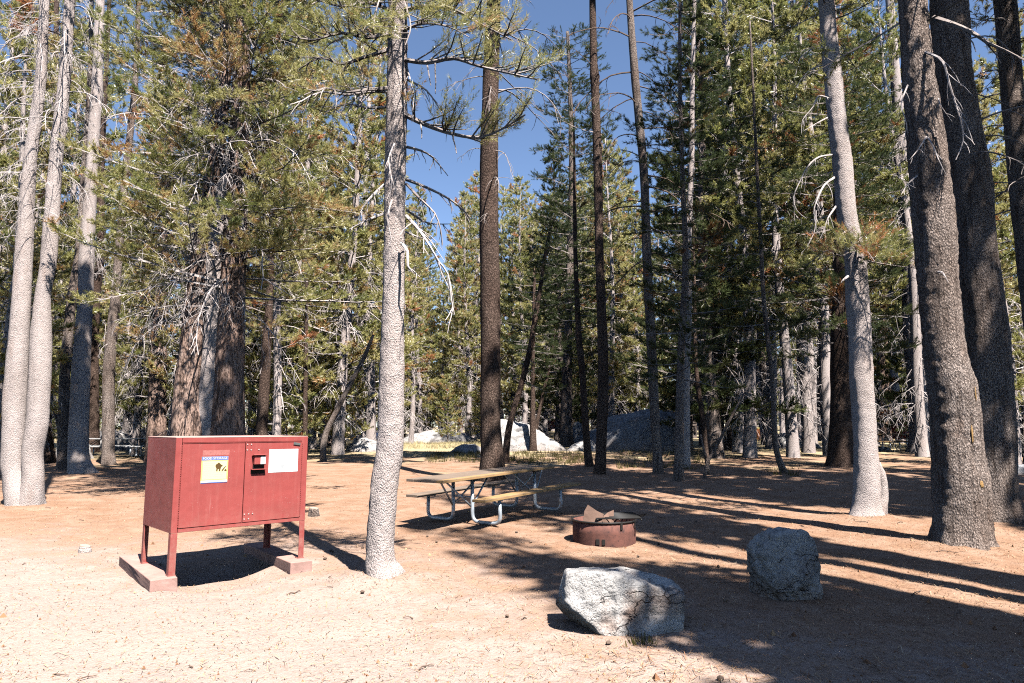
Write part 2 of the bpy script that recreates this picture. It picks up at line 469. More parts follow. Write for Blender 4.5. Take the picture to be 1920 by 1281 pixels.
def rust_mat():
    t = NT("rusty_steel")
    co = t.coord("Object")
    n = t.noise(co, 6, 6, 0.7)
    c = t.mix(t.ramp(n, [(0.35, 0.0), (0.6, 1.0)]), (0.10, 0.050, 0.042), (0.19, 0.082, 0.062))
    c = t.mix(t.ramp(t.noise(co, 17, 4, 0.7), [(0.55, 0.0), (0.7, 0.8)]), c, (0.045, 0.03, 0.03))
    return t.principled(c, 0.8, 0.1, t.bump(t.noise(co, 50, 4), 0.4, 0.004), 0.25)
M["rust"] = rust_mat()
M["card"] = plain("scorched_cardboard", (0.26, 0.165, 0.125), 0.9, 0, 0.2, 7, 0.3, 0.1)
def wood_mat(name, a, b):
    t = NT(name)
    g = t.noise(t.coord("Object", (1.2, 26, 26)), 2.4, 5, 0.6)
    c = t.mix(t.ramp(g, [(0.3, 0.0), (0.7, 1.0)]), a, b)
    c = t.mix(t.ramp(t.noise(t.coord("Object"), 3.0, 4), [(0.5, 0.0), (0.75, 0.5)]), c, tuple(v * 0.6 for v in b))
    return t.principled(c, 0.7, 0, t.bump(g, 0.3, 0.004), 0.25)
M["wood"] = wood_mat("weathered_plank", (0.27, 0.205, 0.155), (0.18, 0.132, 0.10))
M["wood_edge"] = wood_mat("varnished_plank", (0.46, 0.29, 0.135), (0.34, 0.20, 0.09))
M["wood_grey"] = wood_mat("silvered_plank", (0.55, 0.54, 0.53), (0.42, 0.41, 0.40))
M["stump_cut"] = wood_mat("cut_stump_top", (0.48, 0.39, 0.31), (0.36, 0.28, 0.22))
M["glass"] = plain("dark_window_glass", (0.05, 0.07, 0.09), 0.08, 0, 0.1, 3, 0.0, 0.6)
M["tyre"] = plain("rubber", (0.02, 0.02, 0.02), 0.85)
M["tent_dark"] = plain("charcoal_tent_fabric", (0.035, 0.035, 0.04), 0.8)
M["tent_blue"] = plain("blue_tent_fabric", (0.12, 0.25, 0.55), 0.7)
M["orange"] = plain("orange_paint", (0.62, 0.20, 0.06), 0.5)
M["car_silver"] = plain("silver_car_paint", (0.48, 0.53, 0.55), 0.3, 0.3, 0.05)
M["car_blue"] = plain("dark_blue_car_paint", (0.03, 0.06, 0.10), 0.25, 0.1, 0.05)
M["car_red"] = plain("maroon_car_paint", (0.26, 0.03, 0.03), 0.3, 0.0, 0.05)

# ------------------------------------------------------------------ foliage engine
class Veg:
    """twig segments (p0, p1, r0, r1) and needle tufts (pos, dir, len, size, tint)"""
    def __init__(s): s.S, s.T = [], []
    def seg(s, a, b, ra, rb): s.S.append((*a, *b, ra, rb))
    def tuft(s, p, d, ln, nl, tint): s.T.append((*p, *d, ln, nl, tint))
    def line(s, pts, r0, r1):
        n = len(pts) - 1
        for i in range(n):
            s.seg(pts[i], pts[i + 1], r0 + (r1 - r0) * i / n, r0 + (r1 - r0) * (i + 1) / n)

def unit(v):
    return v / (np.linalg.norm(v) + 1e-12)

def seg_arrays(S, k=3):
    S = np.asarray(S, float)
    A, B, ra, rb = S[:, 0:3], S[:, 3:6], S[:, 6], S[:, 7]
    D = B - A
    D /= np.linalg.norm(D, axis=1)[:, None] + 1e-9
    ref = np.where(np.abs(D[:, 2:3]) < 0.9, np.array([[0, 0, 1.0]]), np.array([[1.0, 0, 0]]))
    U = np.cross(D, ref); U /= np.linalg.norm(U, axis=1)[:, None] + 1e-9
    W = np.cross(D, U)
    a = np.arange(k) * 2 * math.pi / k
    ring = np.cos(a)[None, :, None] * U[:, None, :] + np.sin(a)[None, :, None] * W[:, None, :]
    V = np.concatenate([A[:, None, :] + ring * ra[:, None, None], B[:, None, :] + ring * rb[:, None, None]], 1).reshape(-1, 3)
    i = np.arange(len(S))[:, None] * (2 * k)
    j = np.arange(k)[None, :]; jn = (j + 1) % k
    Q = np.stack([i + j, i + jn, i + k + jn, i + k + j], -1).reshape(-1, 4)
    return V, Q

def tuft_arrays(T, rng, N, width, spread=(32, 74)):
    T = np.asarray(T, float)
    n = len(T)
    P, D, ln, nl, ti = T[:, 0:3], T[:, 3:6], T[:, 6], T[:, 7], T[:, 8]
    D = D / (np.linalg.norm(D, axis=1)[:, None] + 1e-9)
    ref = np.where(np.abs(D[:, 2:3]) < 0.9, np.array([[0, 0, 1.0]]), np.array([[1.0, 0, 0]]))
    U = np.cross(D, ref); U /= np.linalg.norm(U, axis=1)[:, None] + 1e-9
    W = np.cross(D, U)
    ph = rng.uniform(0, 2 * math.pi, (n, N)); t = rng.uniform(0.0, 1.0, (n, N))
    an = np.radians(rng.uniform(spread[0], spread[1], (n, N))) * (1.15 - 0.6 * t)
    R = np.cos(ph)[..., None] * U[:, None] + np.sin(ph)[..., None] * W[:, None]
    ND = np.cos(an)[..., None] * D[:, None] + np.sin(an)[..., None] * R
    base = P[:, None] + D[:, None] * (ln[:, None] * t)[..., None]
    L = nl[:, None] * rng.uniform(0.75, 1.15, (n, N))
    side = np.cross(ND, rng.normal(size=(n, N, 3))); side /= np.linalg.norm(side, axis=2)[..., None] + 1e-9
    w = width * 0.5
    V = np.stack([base + side * w, base - side * w, base + ND * L[..., None]], 2).reshape(-1, 3)
    Tr = np.arange(n * N * 3).reshape(-1, 3)
    tint = np.repeat(np.clip(ti[:, None] + rng.uniform(-0.07, 0.07, (n, N)), 0, 1).ravel(), 3)
    return V, Tr, tint

def veg_mesh(name, v, rng, N, width, mats, k=3):
    Vs, faces, tint, mi, off = [], [], [], [], 0
    if v.T:
        V, Tr, ti = tuft_arrays(v.T, rng, N, width)
        Vs.append(V); faces.append(Tr); tint.append(ti); mi.append(np.zeros(len(Tr), int)); off = len(V)
    if v.S:
        V, Q = seg_arrays(v.S, k)
        Vs.append(V); faces.append(Q + off); tint.append(np.zeros(len(V))); mi.append(np.full(len(Q), 1 if v.T else 0))
    me = mesh_np(name, np.vstack(Vs), faces, np.concatenate(mi), False, np.concatenate(tint))
    for m in (mats if v.T else mats[1:]): me.materials.append(m)
    return me

def pick_tint(rng, base=0.4, orange=0.02):
    if rng.random() < orange: return rng.uniform(0.93, 1.0)
    return float(np.clip(rng.normal(base, 0.16), 0, 0.82))

def live_branch(v, rng, p0, d0, L, r, bend, tl, nl, dens=5.0, base=0.4, orange=0.02, start=0.3, tuft_n=3):
    n = 6
    pts = [np.array(p0, float)]
    d = unit(np.array(d0, float))
    for i in range(n):
        d = unit(d + np.array([rng.normal(0, .10), rng.normal(0, .10), bend / n + rng.normal(0, .05)]))
        pts.append(pts[-1] + d * L / n)
    v.line(pts, r, r * 0.25)
    bt = pick_tint(rng, base, orange * 0.7)
    m = max(2, int(dens * L))
    for k in range(m):
        t = start + (1 - start) * (k + rng.random()) / m
        i = min(n - 1, int(t * n)); f = t * n - i
        p = pts[i] * (1 - f) + pts[i + 1] * f
        dd = unit(pts[i + 1] - pts[i])
        side = unit(np.cross(dd, [0, 0, 1.0])) * (1 if k % 2 else -1)
        td = unit(dd * rng.uniform(0.4, 1.0) + side * rng.uniform(0.3, 1.0) + np.array([0, 0, rng.uniform(-0.15, 0.5)]))
        l = (0.18 + 0.5 * (1 - t) * min(1, L / 2.0)) * rng.uniform(0.6, 1.3) * min(1.0, 0.35 + L / 2.2)
        q = p + td * l
        v.seg(p, q, r * 0.3, r * 0.15)
        tn = bt if bt > 0.9 else pick_tint(rng, bt, orange)
        for j in range(max(1, int(tuft_n * rng.uniform(0.6, 1.3)))):
            s = rng.uniform(0.35, 1.0) if j else 1.0
            o = p + (q - p) * s
            td2 = unit(td + np.array([rng.normal(0, .45), rng.normal(0, .45), 0.35 + rng.normal(0, .3)]))
            v.tuft(o, td2, tl * rng.uniform(0.6, 1.2), nl, tn)
    v.tuft(pts[-1], unit(d + np.array([0, 0, .4])), tl * 1.2, nl, bt if bt > .9 else pick_tint(rng, bt, orange))

def dead_twigs(v, rng, p0, d0, L, r, bend, sub=6, n=7, sublen=0.45, subdroop=0.9):
    pts = [np.array(p0, float)]
    d = unit(np.array(d0, float))
    for i in range(n):
        d = unit(d + np.array([rng.normal(0, .13), rng.normal(0, .13), bend / n + rng.normal(0, .08)]))
        pts.append(pts[-1] + d * L / n)
    v.line(pts, r, r * 0.3)
    for k in range(sub):
        t = 0.25 + 0.75 * (k + rng.random()) / sub
        i = min(n - 1, int(t * n)); f = t * n - i
        p = pts[i] * (1 - f) + pts[i + 1] * f
        dd = unit(pts[i + 1] - pts[i])
        side = unit(np.cross(dd, [0, 0, 1.0])) * rng.choice([-1, 1])
        td = unit(dd * rng.uniform(0.2, 0.9) + side * rng.uniform(0.3, 1.0) + np.array([0, 0, rng.uniform(-0.7, 0.3)]))
        q = [p]
        l = L * sublen * rng.uniform(0.4, 1.1) * (1.1 - 0.6 * t)
        for _ in range(3):
            td = unit(td + np.array([rng.normal(0, .2), rng.normal(0, .2), -subdroop / 3 * rng.uniform(0, 1.6)]))
            q.append(q[-1] + td * l / 3)
        v.line(q, r * 0.42, r * 0.16)
    return pts

# ------------------------------------------------------------------ trunks
def trunk_mesh(name, rows, mat, n=20, step=0.12, rough=0.05, fine=0.004, flute=0.0, seed=0, root=0.0):
    """rows: (x, y, z, r)"""
    R = spline(rows, step)
    P, rad = R[:, :3], np.maximum(R[:, 3], 0.006)
    V, Q, T = sweep(P, rad, n)
    m = len(P)
    C = np.repeat(P, n, 0); W = V[:m * n] - C
    rr = np.linalg.norm(W, axis=1)[:, None] + 1e-9
    Nn = W / rr
    z = C[:, 2]
    d = rough * vnoise(Nn[:, 0] * 1.6 + seed, Nn[:, 1] * 1.6, z * 0.9) + 0.6 * rough * vnoise(Nn[:, 0] * 3.5 + seed, Nn[:, 1] * 3.5, z * 2.4)
    if flute: d = d - flute * np.abs(vnoise(Nn[:, 0] * 2.6 + seed * 2, Nn[:, 1] * 2.6, z * 0.12)) * 2 + flute * 0.5
    if root: d = d + root * np.exp(-np.maximum(z, 0) / 0.16) * np.maximum(vnoise(Nn[:, 0] * 1.9 + seed * 5, Nn[:, 1] * 1.9, 0.5) + 0.15, -0.1)
    off = rr[:, 0] * d
    if fine: off = off + fine * fbm(V[:m * n, 0] * 22, V[:m * n, 1] * 22, V[:m * n, 2] * 14, 2)
    V[:m * n] += Nn * off[:, None]
    me = mesh_np(name, V, [Q, T], smooth=True)
    me.materials.append(mat)
    return me

# ------------------------------------------------------------------ hero trees (measured trunks)
def px_rows(pts, Y):
    rows = []
    for (px, py, w) in pts:
        P = at_y(px, py, Y)
        dep = (P - EYE) @ FWD
        rows.append([P[0], P[1], P[2], 0.5 * w * dep / F])
    return rows

def extend_up(rows, H, z0):
    """carry a trunk on above its last measured row to height H, bending back to vertical"""
    a, b = np.array(rows[-2][:3]), np.array(rows[-1][:3])
    d = unit(b - a)
    z, r = rows[-1][2], rows[-1][3]
    if z >= H: return rows
    n = max(2, int((H - z) / 1.6))
    h = (H - z) / n
    p = b.copy()
    for i in range(n):
        d = unit(d * 0.75 + np.array([0, 0, 0.25]))
        p = p + d * h / max(d[2], 0.3)
        rows.append([p[0], p[1], p[2], r + (0.025 - r) * (i + 1) / n])
    return rows

def along(rows, z):
    R = np.asarray(rows)
    return np.array([np.interp(z, R[:, 2], R[:, k]) for k in range(4)])

CANOPY = []
def make_canopies():
    for s in range(4):
        rng = np.random.default_rng(900 + s)
        v = Veg()
        for k in range(66):
            t = (k + rng.random()) / 66
            L = (1.0 - 0.55 * t ** 2) * (0.65 + 0.35 * min(1, t * 4)) * rng.uniform(0.55, 1.1)
            az = k * 2.4 + rng.normal(0, .3)
            live_branch(v, rng, (0, 0, t), (math.cos(az), math.sin(az), rng.uniform(-0.07, 0.05)), L, 0.010, 0.05, 0.13, 0.085, 11, 0.35, 0.0, 0.25, 3)
        CANOPY.append(v)
make_canopies()
canopy_cache = {}

def add_canopy(root, rows, base, z0, R, idx, rng):
    """out-of-frame upper crown; z in tree coordinates"""
    H = rows[-1][2]
    v0 = CANOPY[idx % 4]
    v = Veg()
    rot = rng.uniform(0, 6.28); c, s = math.cos(rot), math.sin(rot)
    def tr(p):
        zz = z0 + p[2] * 0.55 * (H - z0) / 0.55
        C = along(rows, min(zz, H))
        return np.array([C[0] + (c * p[0] - s * p[1]) * R, C[1] + (s * p[0] + c * p[1]) * R, zz])
    def tseg(p, zr):   # branch rise measured at branch scale, height of the whorl at tree scale
        C = along(rows, min(z0 + zr * (H - z0), H))
        return np.array([C[0] + (c * p[0] - s * p[1]) * R, C[1] + (s * p[0] + c * p[1]) * R, z0 + zr * (H - z0) + (p[2] - zr) * R])
    for S in v0.S:
        zr = min(1, max(0, S[2]))
        v.S.append((*tseg(S[0:3], zr), *tseg(S[3:6], zr), S[6] * R, S[7] * R))
    for T in v0.T:
        zr = min(1, max(0, T[2]))
        v.T.append((*tseg(T[0:3], zr), *T[3:6], T[6] * R, T[7] * R, T[8]))
    me = veg_mesh("crown", v, rng, 36, 0.060, [M["needles"], M["twig_brown"]])
    return link_mesh("crown", me, root)

def hero(label, stems, H=18.0, bark="bark_mid", twigs=None, Y=None, live=(), canopy=None, dead=None, seed=0, cat="tree", name="pine_tree",
         group=None, n=16, step=0.15, rough=0.06, fine=0.0, flute=0.0, needle="needles", tuft=(0.22, 0.092, 36, 0.0120), dead_mat="twig_pale"):
    rng = np.random.default_rng(1000 + seed)
    if isinstance(stems[0][0], (int, float)): stems = [stems]
    b0 = stems[0][0]
    G0 = on_ground(b0[0], b0[1]) if Y is None else np.array([at_y(b0[0], b0[1], Y)[0], Y, 0])
    yy = float(G0[1])
    base = np.array([G0[0], yy, gz(G0[0], yy)])
    root = thing(name, label, cat, base, 0, group)
    allrows = []
    for si, st in enumerate(stems):
        rows = px_rows(st, yy + 0.04 * si)
        top = H[si] if isinstance(H, (list, tuple)) else H
        if top: rows = extend_up(rows, top, 0)
        r0 = rows[0]
        rows = [[r0[0], r0[1], r0[2] - 0.35, r0[3] * 1.22]] + rows
        rows = [[r[0] - base[0], r[1] - base[1], r[2] - base[2], r[3]] for r in rows]
        allrows.append(rows)
        me = trunk_mesh("trunk", rows, M[bark if isinstance(bark, str) else bark[si]], n, step, rough, fine, flute, seed * 3.1 + si * 11, 0.55 if G0[1] < 22 else 0.3)
        link_mesh("trunk", me, root)
    zrel = lambda py: at_y(CX, py, yy)[2] - base[2]
    if live or twigs:
        v = Veg()
        for (cnt, lo, hi, L, si, azc, azs) in (twigs or ()):
            rows = allrows[si]
            for k in range(cnt):
                z = zrel(lo + (hi - lo) * rng.random())
                C = along(rows, z); az = azc + rng.normal(0, azs); l = L * rng.uniform(.35, 1.15)
                dead_twigs(v, rng, C[:3], (math.cos(az), math.sin(az), rng.uniform(-.3, .4)), l, 0.004 + 0.003 * l, -rng.uniform(0.2, 2.2), 13, 8, 0.42, 1.4)
        for (lo, hi, Lm, nb, tb, org, si) in (live or ()):
            rows = allrows[si]
            za, zb = zrel(lo), min(zrel(hi), rows[-1][2] - 0.2)
            for k in range(nb):
                t = (k + rng.random()) / nb
                z = za + (zb - za) * t
                C = along(rows, z)
                az = k * 2.39996 + rng.normal(0, .4)
                L = Lm * rng.uniform(0.45, 1.05) * (1.0 - 0.35 * t)
                el = rng.uniform(-0.35, 0.15)
                live_branch(v, rng, C[:3] + np.array([math.cos(az), math.sin(az), 0]) * C[3] * 0.7, (math.cos(az), math.sin(az), el), L,
                            0.010 + 0.007 * L, rng.uniform(0.0, 0.45), tuft[0], tuft[1], 6.0, tb, org, 0.25, 4.5)
        me = veg_mesh("crown" if live else "deadwood", v, rng, tuft[2], tuft[3], [M[needle], M["twig_pale" if twigs else "twig"]])
        link_mesh("crown" if live else "deadwood", me, root)
    if canopy:
        add_canopy(root, allrows[0], base, canopy[0] - base[2], canopy[1], seed, rng)
    if dead:
        for (cnt, lo, hi, L, si, azc, azs, droop) in dead:
            rows = allrows[si]
            for k in range(cnt):
                py = lo + (hi - lo) * (k + rng.random()) / cnt
                C = along(rows, zrel(py))
                az = azc + rng.normal(0, azs)
                v = Veg()
                l = L * rng.uniform(0.45, 1.2)
                dead_twigs(v, rng, C[:3] + np.array([math.cos(az), math.sin(az), 0]) * C[3] * 0.8,
                           (math.cos(az), math.sin(az), rng.uniform(-0.1, 0.45)), l, 0.006 + 0.008 * l, -droop * rng.uniform(0.5, 1.3), int(4 + 4 * rng.random()), 8)
                me = veg_mesh("dead_branch", v, rng, 1, 0.01, [None, M[dead_mat]], 5)
                link_mesh("dead_branch", me, root)
    return root, base, allrows, yy

PI = math.pi
# --- left group
T1 = hero("pale twin-trunked pine at the left edge, its two stems joined at the base",
     [[(36, 954, 50), (27, 900, 38), (23, 850, 37), (31, 700, 36), (40, 560, 31), (55, 320, 23), (75, 160, 19), (84, 0, 16)],
      [(54, 954, 48), (62, 900, 37), (61, 850, 35), (70, 790, 37), (76, 660, 36), (80, 560, 27), (92, 480, 27), (103, 320, 24), (120, 160, 21), (131, 0, 18)]],
     [19, 20], "bark_pale", canopy=(12.5, 2.3), seed=1, twigs=[(75, 440, -40, 1.35, 0, 3.2, 1.3), (55, 420, -40, 1.2, 1, -.4, 1.5)], n=26, step=0.06, fine=0.006, rough=0.09,
     live=[(60, -260, 1.6, 14, 0.45, 0.03, 0)],
     dead=[(15, 330, 0, 1.25, 0, 3.3, 0.9, 2.4), (11, 250, -20, 1.1, 1, -0.6, 1.3, 2.4)])
hero("grey pine just right of the twin-trunked one, foot flaring to the right",
     [(152, 890, 46), (147, 852, 35), (149, 760, 32), (152, 700, 31), (160, 560, 25), (163, 480, 25), (172, 320, 20), (182, 160, 19), (188, 0, 14)],
     19, "bark_pale", canopy=(18, 1.4), seed=2, twigs=[(30, 620, 0, 1.3, 0, -.3, 1.8)], n=22, step=0.08, fine=0.006, dead=[(9, 520, 0, 1.2, 0, 0.2, 1.6, 2.2)], live=[(220, -200, 1.5, 12, 0.4, 0.05, 0)])
hero("thin grey pine touching the flared pine on its left, forked near the ground",
     [[(118, 882, 24), (117, 850, 18), (122, 700, 18), (134, 560, 16), (146, 480, 12), (152, 400, 11), (158, 300, 9), (168, 150, 8), (172, 0, 7)],
      [(118, 850, 12), (110, 800, 7), (101, 765, 6), (96, 745, 5)]],
     [17, None], "bark_mid", live=[(150, -150, 1.3, 10, 0.5, 0.03, 0)], seed=3, dead=[(5, 420, 60, 1.1, 0, 2.5, 1.2, 2.0)])
hero("slim dark pine leaning right above the grey bench at left, one clear bend",
     [(205, 872, 28), (203, 850, 22), (204, 700, 21), (213, 600, 19), (217, 560, 17), (222, 480, 14), (236, 320, 13), (253, 160, 10), (260, 0, 8)],
     17, "bark_mid", seed=4, twigs=[(26, 640, 0, 1.3, 0, 0, 2.0)], dead=[(8, 660, 120, 1.0, 0, 0.3, 1.8, 2.4)], live=[(160, -150, 1.5, 14, 0.45, 0.03, 0)])
hero("dark trunk half hidden behind the right stem of the twin-trunked pine",
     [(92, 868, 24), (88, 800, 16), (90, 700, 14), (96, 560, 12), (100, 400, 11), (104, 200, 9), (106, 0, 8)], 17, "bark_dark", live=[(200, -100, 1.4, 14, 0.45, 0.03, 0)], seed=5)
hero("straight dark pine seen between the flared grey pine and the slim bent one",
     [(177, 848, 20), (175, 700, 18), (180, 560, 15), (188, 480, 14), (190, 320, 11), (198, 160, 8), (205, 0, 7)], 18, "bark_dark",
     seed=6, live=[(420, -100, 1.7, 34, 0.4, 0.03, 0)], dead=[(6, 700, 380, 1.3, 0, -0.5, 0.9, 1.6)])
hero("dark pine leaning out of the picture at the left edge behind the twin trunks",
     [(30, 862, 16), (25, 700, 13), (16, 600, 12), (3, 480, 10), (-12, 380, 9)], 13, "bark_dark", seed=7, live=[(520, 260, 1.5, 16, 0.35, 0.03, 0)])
hero("shaggy grey conifer with low boughs just left of the food locker",
     [(293, 866, 42), (294, 800, 33), (296, 700, 30), (302, 560, 22), (310, 440, 16), (318, 300, 12), (325, 150, 8)], 15, "bark_red", seed=8, twigs=[(40, 760, 200, 1.7, 0, 3.4, 1.4)],
     live=[(690, 60, 2.1, 85, 0.5, 0.05, 0)], dead=[(12, 760, 420, 1.5, 0, 3.4, 1.0, 1.0)])
BIG = hero("massive three-stemmed pine with fluted red-brown bark behind the food locker",
     [[(362, 934, 84), (360, 800, 68), (361, 640, 43), (378, 480, 38), (393, 380, 32), (412, 250, 25), (425, 100, 20), (432, 0, 16)],
      [(394, 934, 62), (388, 800, 48), (398, 640, 38), (404, 480, 36), (414, 380, 28), (428, 300, 18)],
      [(428, 934, 80), (427, 800, 63), (433, 640, 50), (440, 480, 43), (446, 320, 37), (452, 160, 31), (457, 0, 27)]],
     [19, None, 21], ("bark_red", "bark_pale", "bark_red"), twigs=[(90, 600, 0, 2.2, 0, 3.6, 1.3), (90, 600, 0, 2.4, 2, -1.0, 1.6)], canopy=(13, 3.0), seed=9, n=26, step=0.1, flute=0.16, rough=0.08,
     live=[(520, -120, 2.8, 100, 0.60, 0.14, 0), (560, -160, 3.3, 110, 0.52, 0.09, 2)],
     dead=[(12, 560, 60, 2.2, 2, -0.8, 1.2, 1.7), (10, 520, 80, 2.0, 0, 3.6, 0.9, 1.7)])
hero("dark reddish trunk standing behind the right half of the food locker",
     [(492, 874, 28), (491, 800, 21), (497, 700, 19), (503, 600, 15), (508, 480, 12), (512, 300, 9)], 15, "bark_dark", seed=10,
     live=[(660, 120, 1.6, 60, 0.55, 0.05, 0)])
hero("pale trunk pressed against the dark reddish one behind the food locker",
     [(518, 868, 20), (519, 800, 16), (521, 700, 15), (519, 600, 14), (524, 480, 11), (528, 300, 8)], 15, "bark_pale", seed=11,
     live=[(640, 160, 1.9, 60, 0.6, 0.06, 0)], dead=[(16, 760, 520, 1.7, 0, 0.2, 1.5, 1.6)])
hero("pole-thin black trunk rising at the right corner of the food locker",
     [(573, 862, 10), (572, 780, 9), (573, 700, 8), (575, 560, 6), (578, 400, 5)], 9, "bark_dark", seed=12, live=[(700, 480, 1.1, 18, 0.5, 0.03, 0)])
hero("small dead tree bent sharply to the right, between the locker and pale foreground pine",
     [(606, 867, 12), (606, 838, 12), (613, 808, 11), (634, 765, 10), (658, 718, 9), (682, 672, 8), (700, 628, 5)], None, "bark_mid", seed=13,
     name="dead_tree", cat="dead tree", dead=[(3, 700, 640, 0.9, 0, -0.2, 0.9, 0.4)])
hero("stout shaggy-barked pine behind the dead leaning tree",
     [(617, 837, 38), (616, 800, 31), (617, 740, 28), (620, 650, 24), (626, 540, 18), (634, 400, 12), (640, 250, 8)], 17, "bark_red", seed=14, twigs=[(50, 770, 200, 1.9, 0, -1.4, 1.8)],
     live=[(740, 170, 2.0, 80, 0.6, 0.06, 0)], dead=[(16, 760, 480, 1.8, 0, -1.2, 1.6, 1.8)])
hero("pale pine with a dark scar, standing just behind a rounded grey boulder",
     [(670, 825, 27), (670, 800, 23), (671, 755, 20), (676, 700, 16), (682, 560, 13), (684, 480, 13), (684, 420, 12), (688, 300, 9), (694, 150, 7)], 20, "bark_pale",
     seed=15, live=[(560, 40, 1.8, 60, 0.6, 0.05, 0)], dead=[(8, 700, 420, 1.2, 0, -1.5, 1.8, 1.8)])
hero("narrow pale pine close beside the scarred one, partly behind the foreground trunk",
     [(697, 823, 17), (694, 770, 12), (692, 720, 10), (690, 600, 8)], 14, "bark_pale", seed=16, live=[(720, 380, 1.6, 46, 0.55, 0.04, 0)])

# --- central pine with its own measured boughs
CEN = hero("pale spotted pine in the middle foreground beside the picnic table, gently curved trunk",
     [(720, 1090, 76), (714, 1060, 57), (713, 1030, 51), (714, 1000, 51), (722, 900, 51), (732, 830, 49), (735, 700, 46), (736, 640, 42), (739, 480, 40), (741, 320, 40), (745, 160, 39), (746, 0, 35)],
     16, "bark_high", seed=17, n=44, step=0.03, fine=0.007, rough=0.05, canopy=(9.5, 1.3))
def bough(tree, pts, r, live, seed, mat="twig", tl=0.20, nl=0.062, tint=0.5, orange=0.03, sub=10, up=0.5, N=34, w=0.0055):
    """one measured bough: pts (px, py, toward-camera offset in m). live share of its twigs carries needles"""
    root, base, _, yy = tree
    rng = np.random.default_rng(5000 + seed)
    P = spline([at_y(px, py, yy - dy) - base for (px, py, dy) in pts], 0.10)
    v = Veg()
    v.line(list(P), r, r * 0.25)
    n = len(P) - 1
    L = np.linalg.norm(P[-1] - P[0])
    for k in range(sub):
        t = 0.15 + 0.85 * (k + rng.random()) / sub
        i = min(n - 1, int(t * n))
        p = P[i]; dd = unit(P[i + 1] - P[i])
        side = unit(np.cross(dd, [0, 0, 1.0])) * rng.choice([-1, 1])
        isl = rng.random() < live
        td = unit(dd * rng.uniform(0.3, 0.9) + side * rng.uniform(0.2, 0.8) + np.array([0, 0, rng.uniform(0.0, up) if isl else rng.uniform(-0.9, 0.1)]))
        q = [p]; l = L * rng.uniform(0.16, 0.36) * (1.15 - 0.5 * t)
        for _ in range(3):
            td = unit(td + np.array([rng.normal(0, .16), rng.normal(0, .16), (0.22 if isl else -0.35) * rng.random()]))
            q.append(q[-1] + td * l / 3)
        v.line(q, r * 0.34, r * 0.14)
        if isl:
            tn = pick_tint(rng, tint, orange)
            for j in range(6):
                a = q[min(3, 1 + j // 2)]
                v.tuft(a + np.array([rng.normal(0, .02) for _ in range(3)]), unit(td + np.array([rng.normal(0, .5), rng.normal(0, .5), 0.5 + rng.normal(0, .3)])), tl * rng.uniform(.6, 1.2), nl, tn if tn > .9 else pick_tint(rng, tn, 0))
    nm = "bough" if live > 0 else "dead_branch"
    me = veg_mesh(nm, v, rng, N, w, [M["needles"], M[mat]], 5)
    return link_mesh(nm, me, root)

cb = [  # living boughs of the central pine
    ([(755, 112, 0), (800, 118, .3), (850, 110, .5), (900, 125, .7), (965, 140, .8), (1010, 150, .9)], .030, .85, 26),
    ([(757, 214, 0), (800, 235, .2), (850, 252, .3), (900, 258, .4), (945, 240, .5), (985, 215, .6)], .034, .8, 26),
    ([(755, 20, 0), (800, 12, .4), (850, 18, .6), (900, 45, .7), (960, 75, .8)], .028, .85, 24),
    ([(752, 60, 0), (790, 45, .5), (840, 50, .8), (880, 70, 1.0)], .020, .9, 18),
    ([(735, 60, 0), (690, 70, .3), (640, 62, .5), (585, 75, .6), (540, 66, .7)], .028, .85, 24),
    ([(732, 92, 0), (690, 105, .1), (640, 120, -.2), (600, 108, -.3), (560, 130, -.3)], .026, .75, 22),
    ([(733, 20, 0), (690, 5, .4), (640, 12, .6), (580, -5, .7)], .026, .9, 22),
    ([(730, 165, 0), (690, 168, .4), (645, 172, .6), (610, 165, .8), (570, 178, .9)], .024, .55, 18),
    ([(745, -30, 0.1), (760, 10, .8), (770, 50, 1.1), (760, 85, 1.3)], .020, .95, 16),
    ([(742, -60, 0.1), (720, -20, .7), (705, 20, 1.0), (700, 55, 1.2)], .020, .95, 16),
]
for i, (p, r, lv, sb) in enumerate(cb):
    bough(CEN, p, r, lv, i, sub=sb, orange=0.05, tint=0.55)
db = [  # bare boughs of the central pine
    ([(731, 172, 0), (690, 171, .3), (650, 178, .5), (605, 172, .6), (565, 190, .7), (545, 215, .7)], .022, 12),
    ([(729, 200, 0), (690, 202, -.1), (650, 195, -.2), (610, 210, -.3)], .018, 9),
    ([(764, 150, 0), (800, 170, .2), (830, 215, .2), (850, 260, .1)], .014, 10),
    ([(763, 276, 0), (790, 283, -.1), (812, 296, -.2), (840, 330, -.2)], .018, 8),
    ([(762, 337, 0), (800, 352, .1), (840, 372, .1), (868, 393, .1), (882, 410, .1)], .020, 9),
    ([(762, 345, 0), (790, 375, .2), (815, 400, .2), (826, 430, .2), (830, 460, .2)], .017, 8),
    ([(762, 393, 0), (790, 413, -.1), (812, 420, -.1), (850, 420, -.1)], .017, 7),
    ([(762, 405, 0), (785, 430, .3), (805, 460, .4), (822, 490, .4), (840, 515, .4), (846, 560, .4), (852, 590, .4)], .020, 16),
    ([(761, 435, 0), (785, 445, .1), (810, 452, .1)], .013, 5),
    ([(753, 456, .15), (764, 472, .25), (765, 500, .3), (775, 508, .3), (787, 520, .3)], .020, 3),
    ([(722, 345, 0), (700, 365, .2), (680, 390, .3), (672, 420, .3)], .016, 7),
    ([(722, 400, 0), (695, 410, .1), (670, 422, .1), (655, 430, .1)], .018, 7),
    ([(740, 270, .2), (728, 300, .35), (735, 340, .4), (728, 380, .4)], .012, 8),
    ([(735, 375, .2), (726, 410, .3), (734, 450, .32), (725, 470, .3)], .010, 6),
    ([(762, 120, 0), (775, 180, .3), (772, 230, .4)], .010, 8),
]
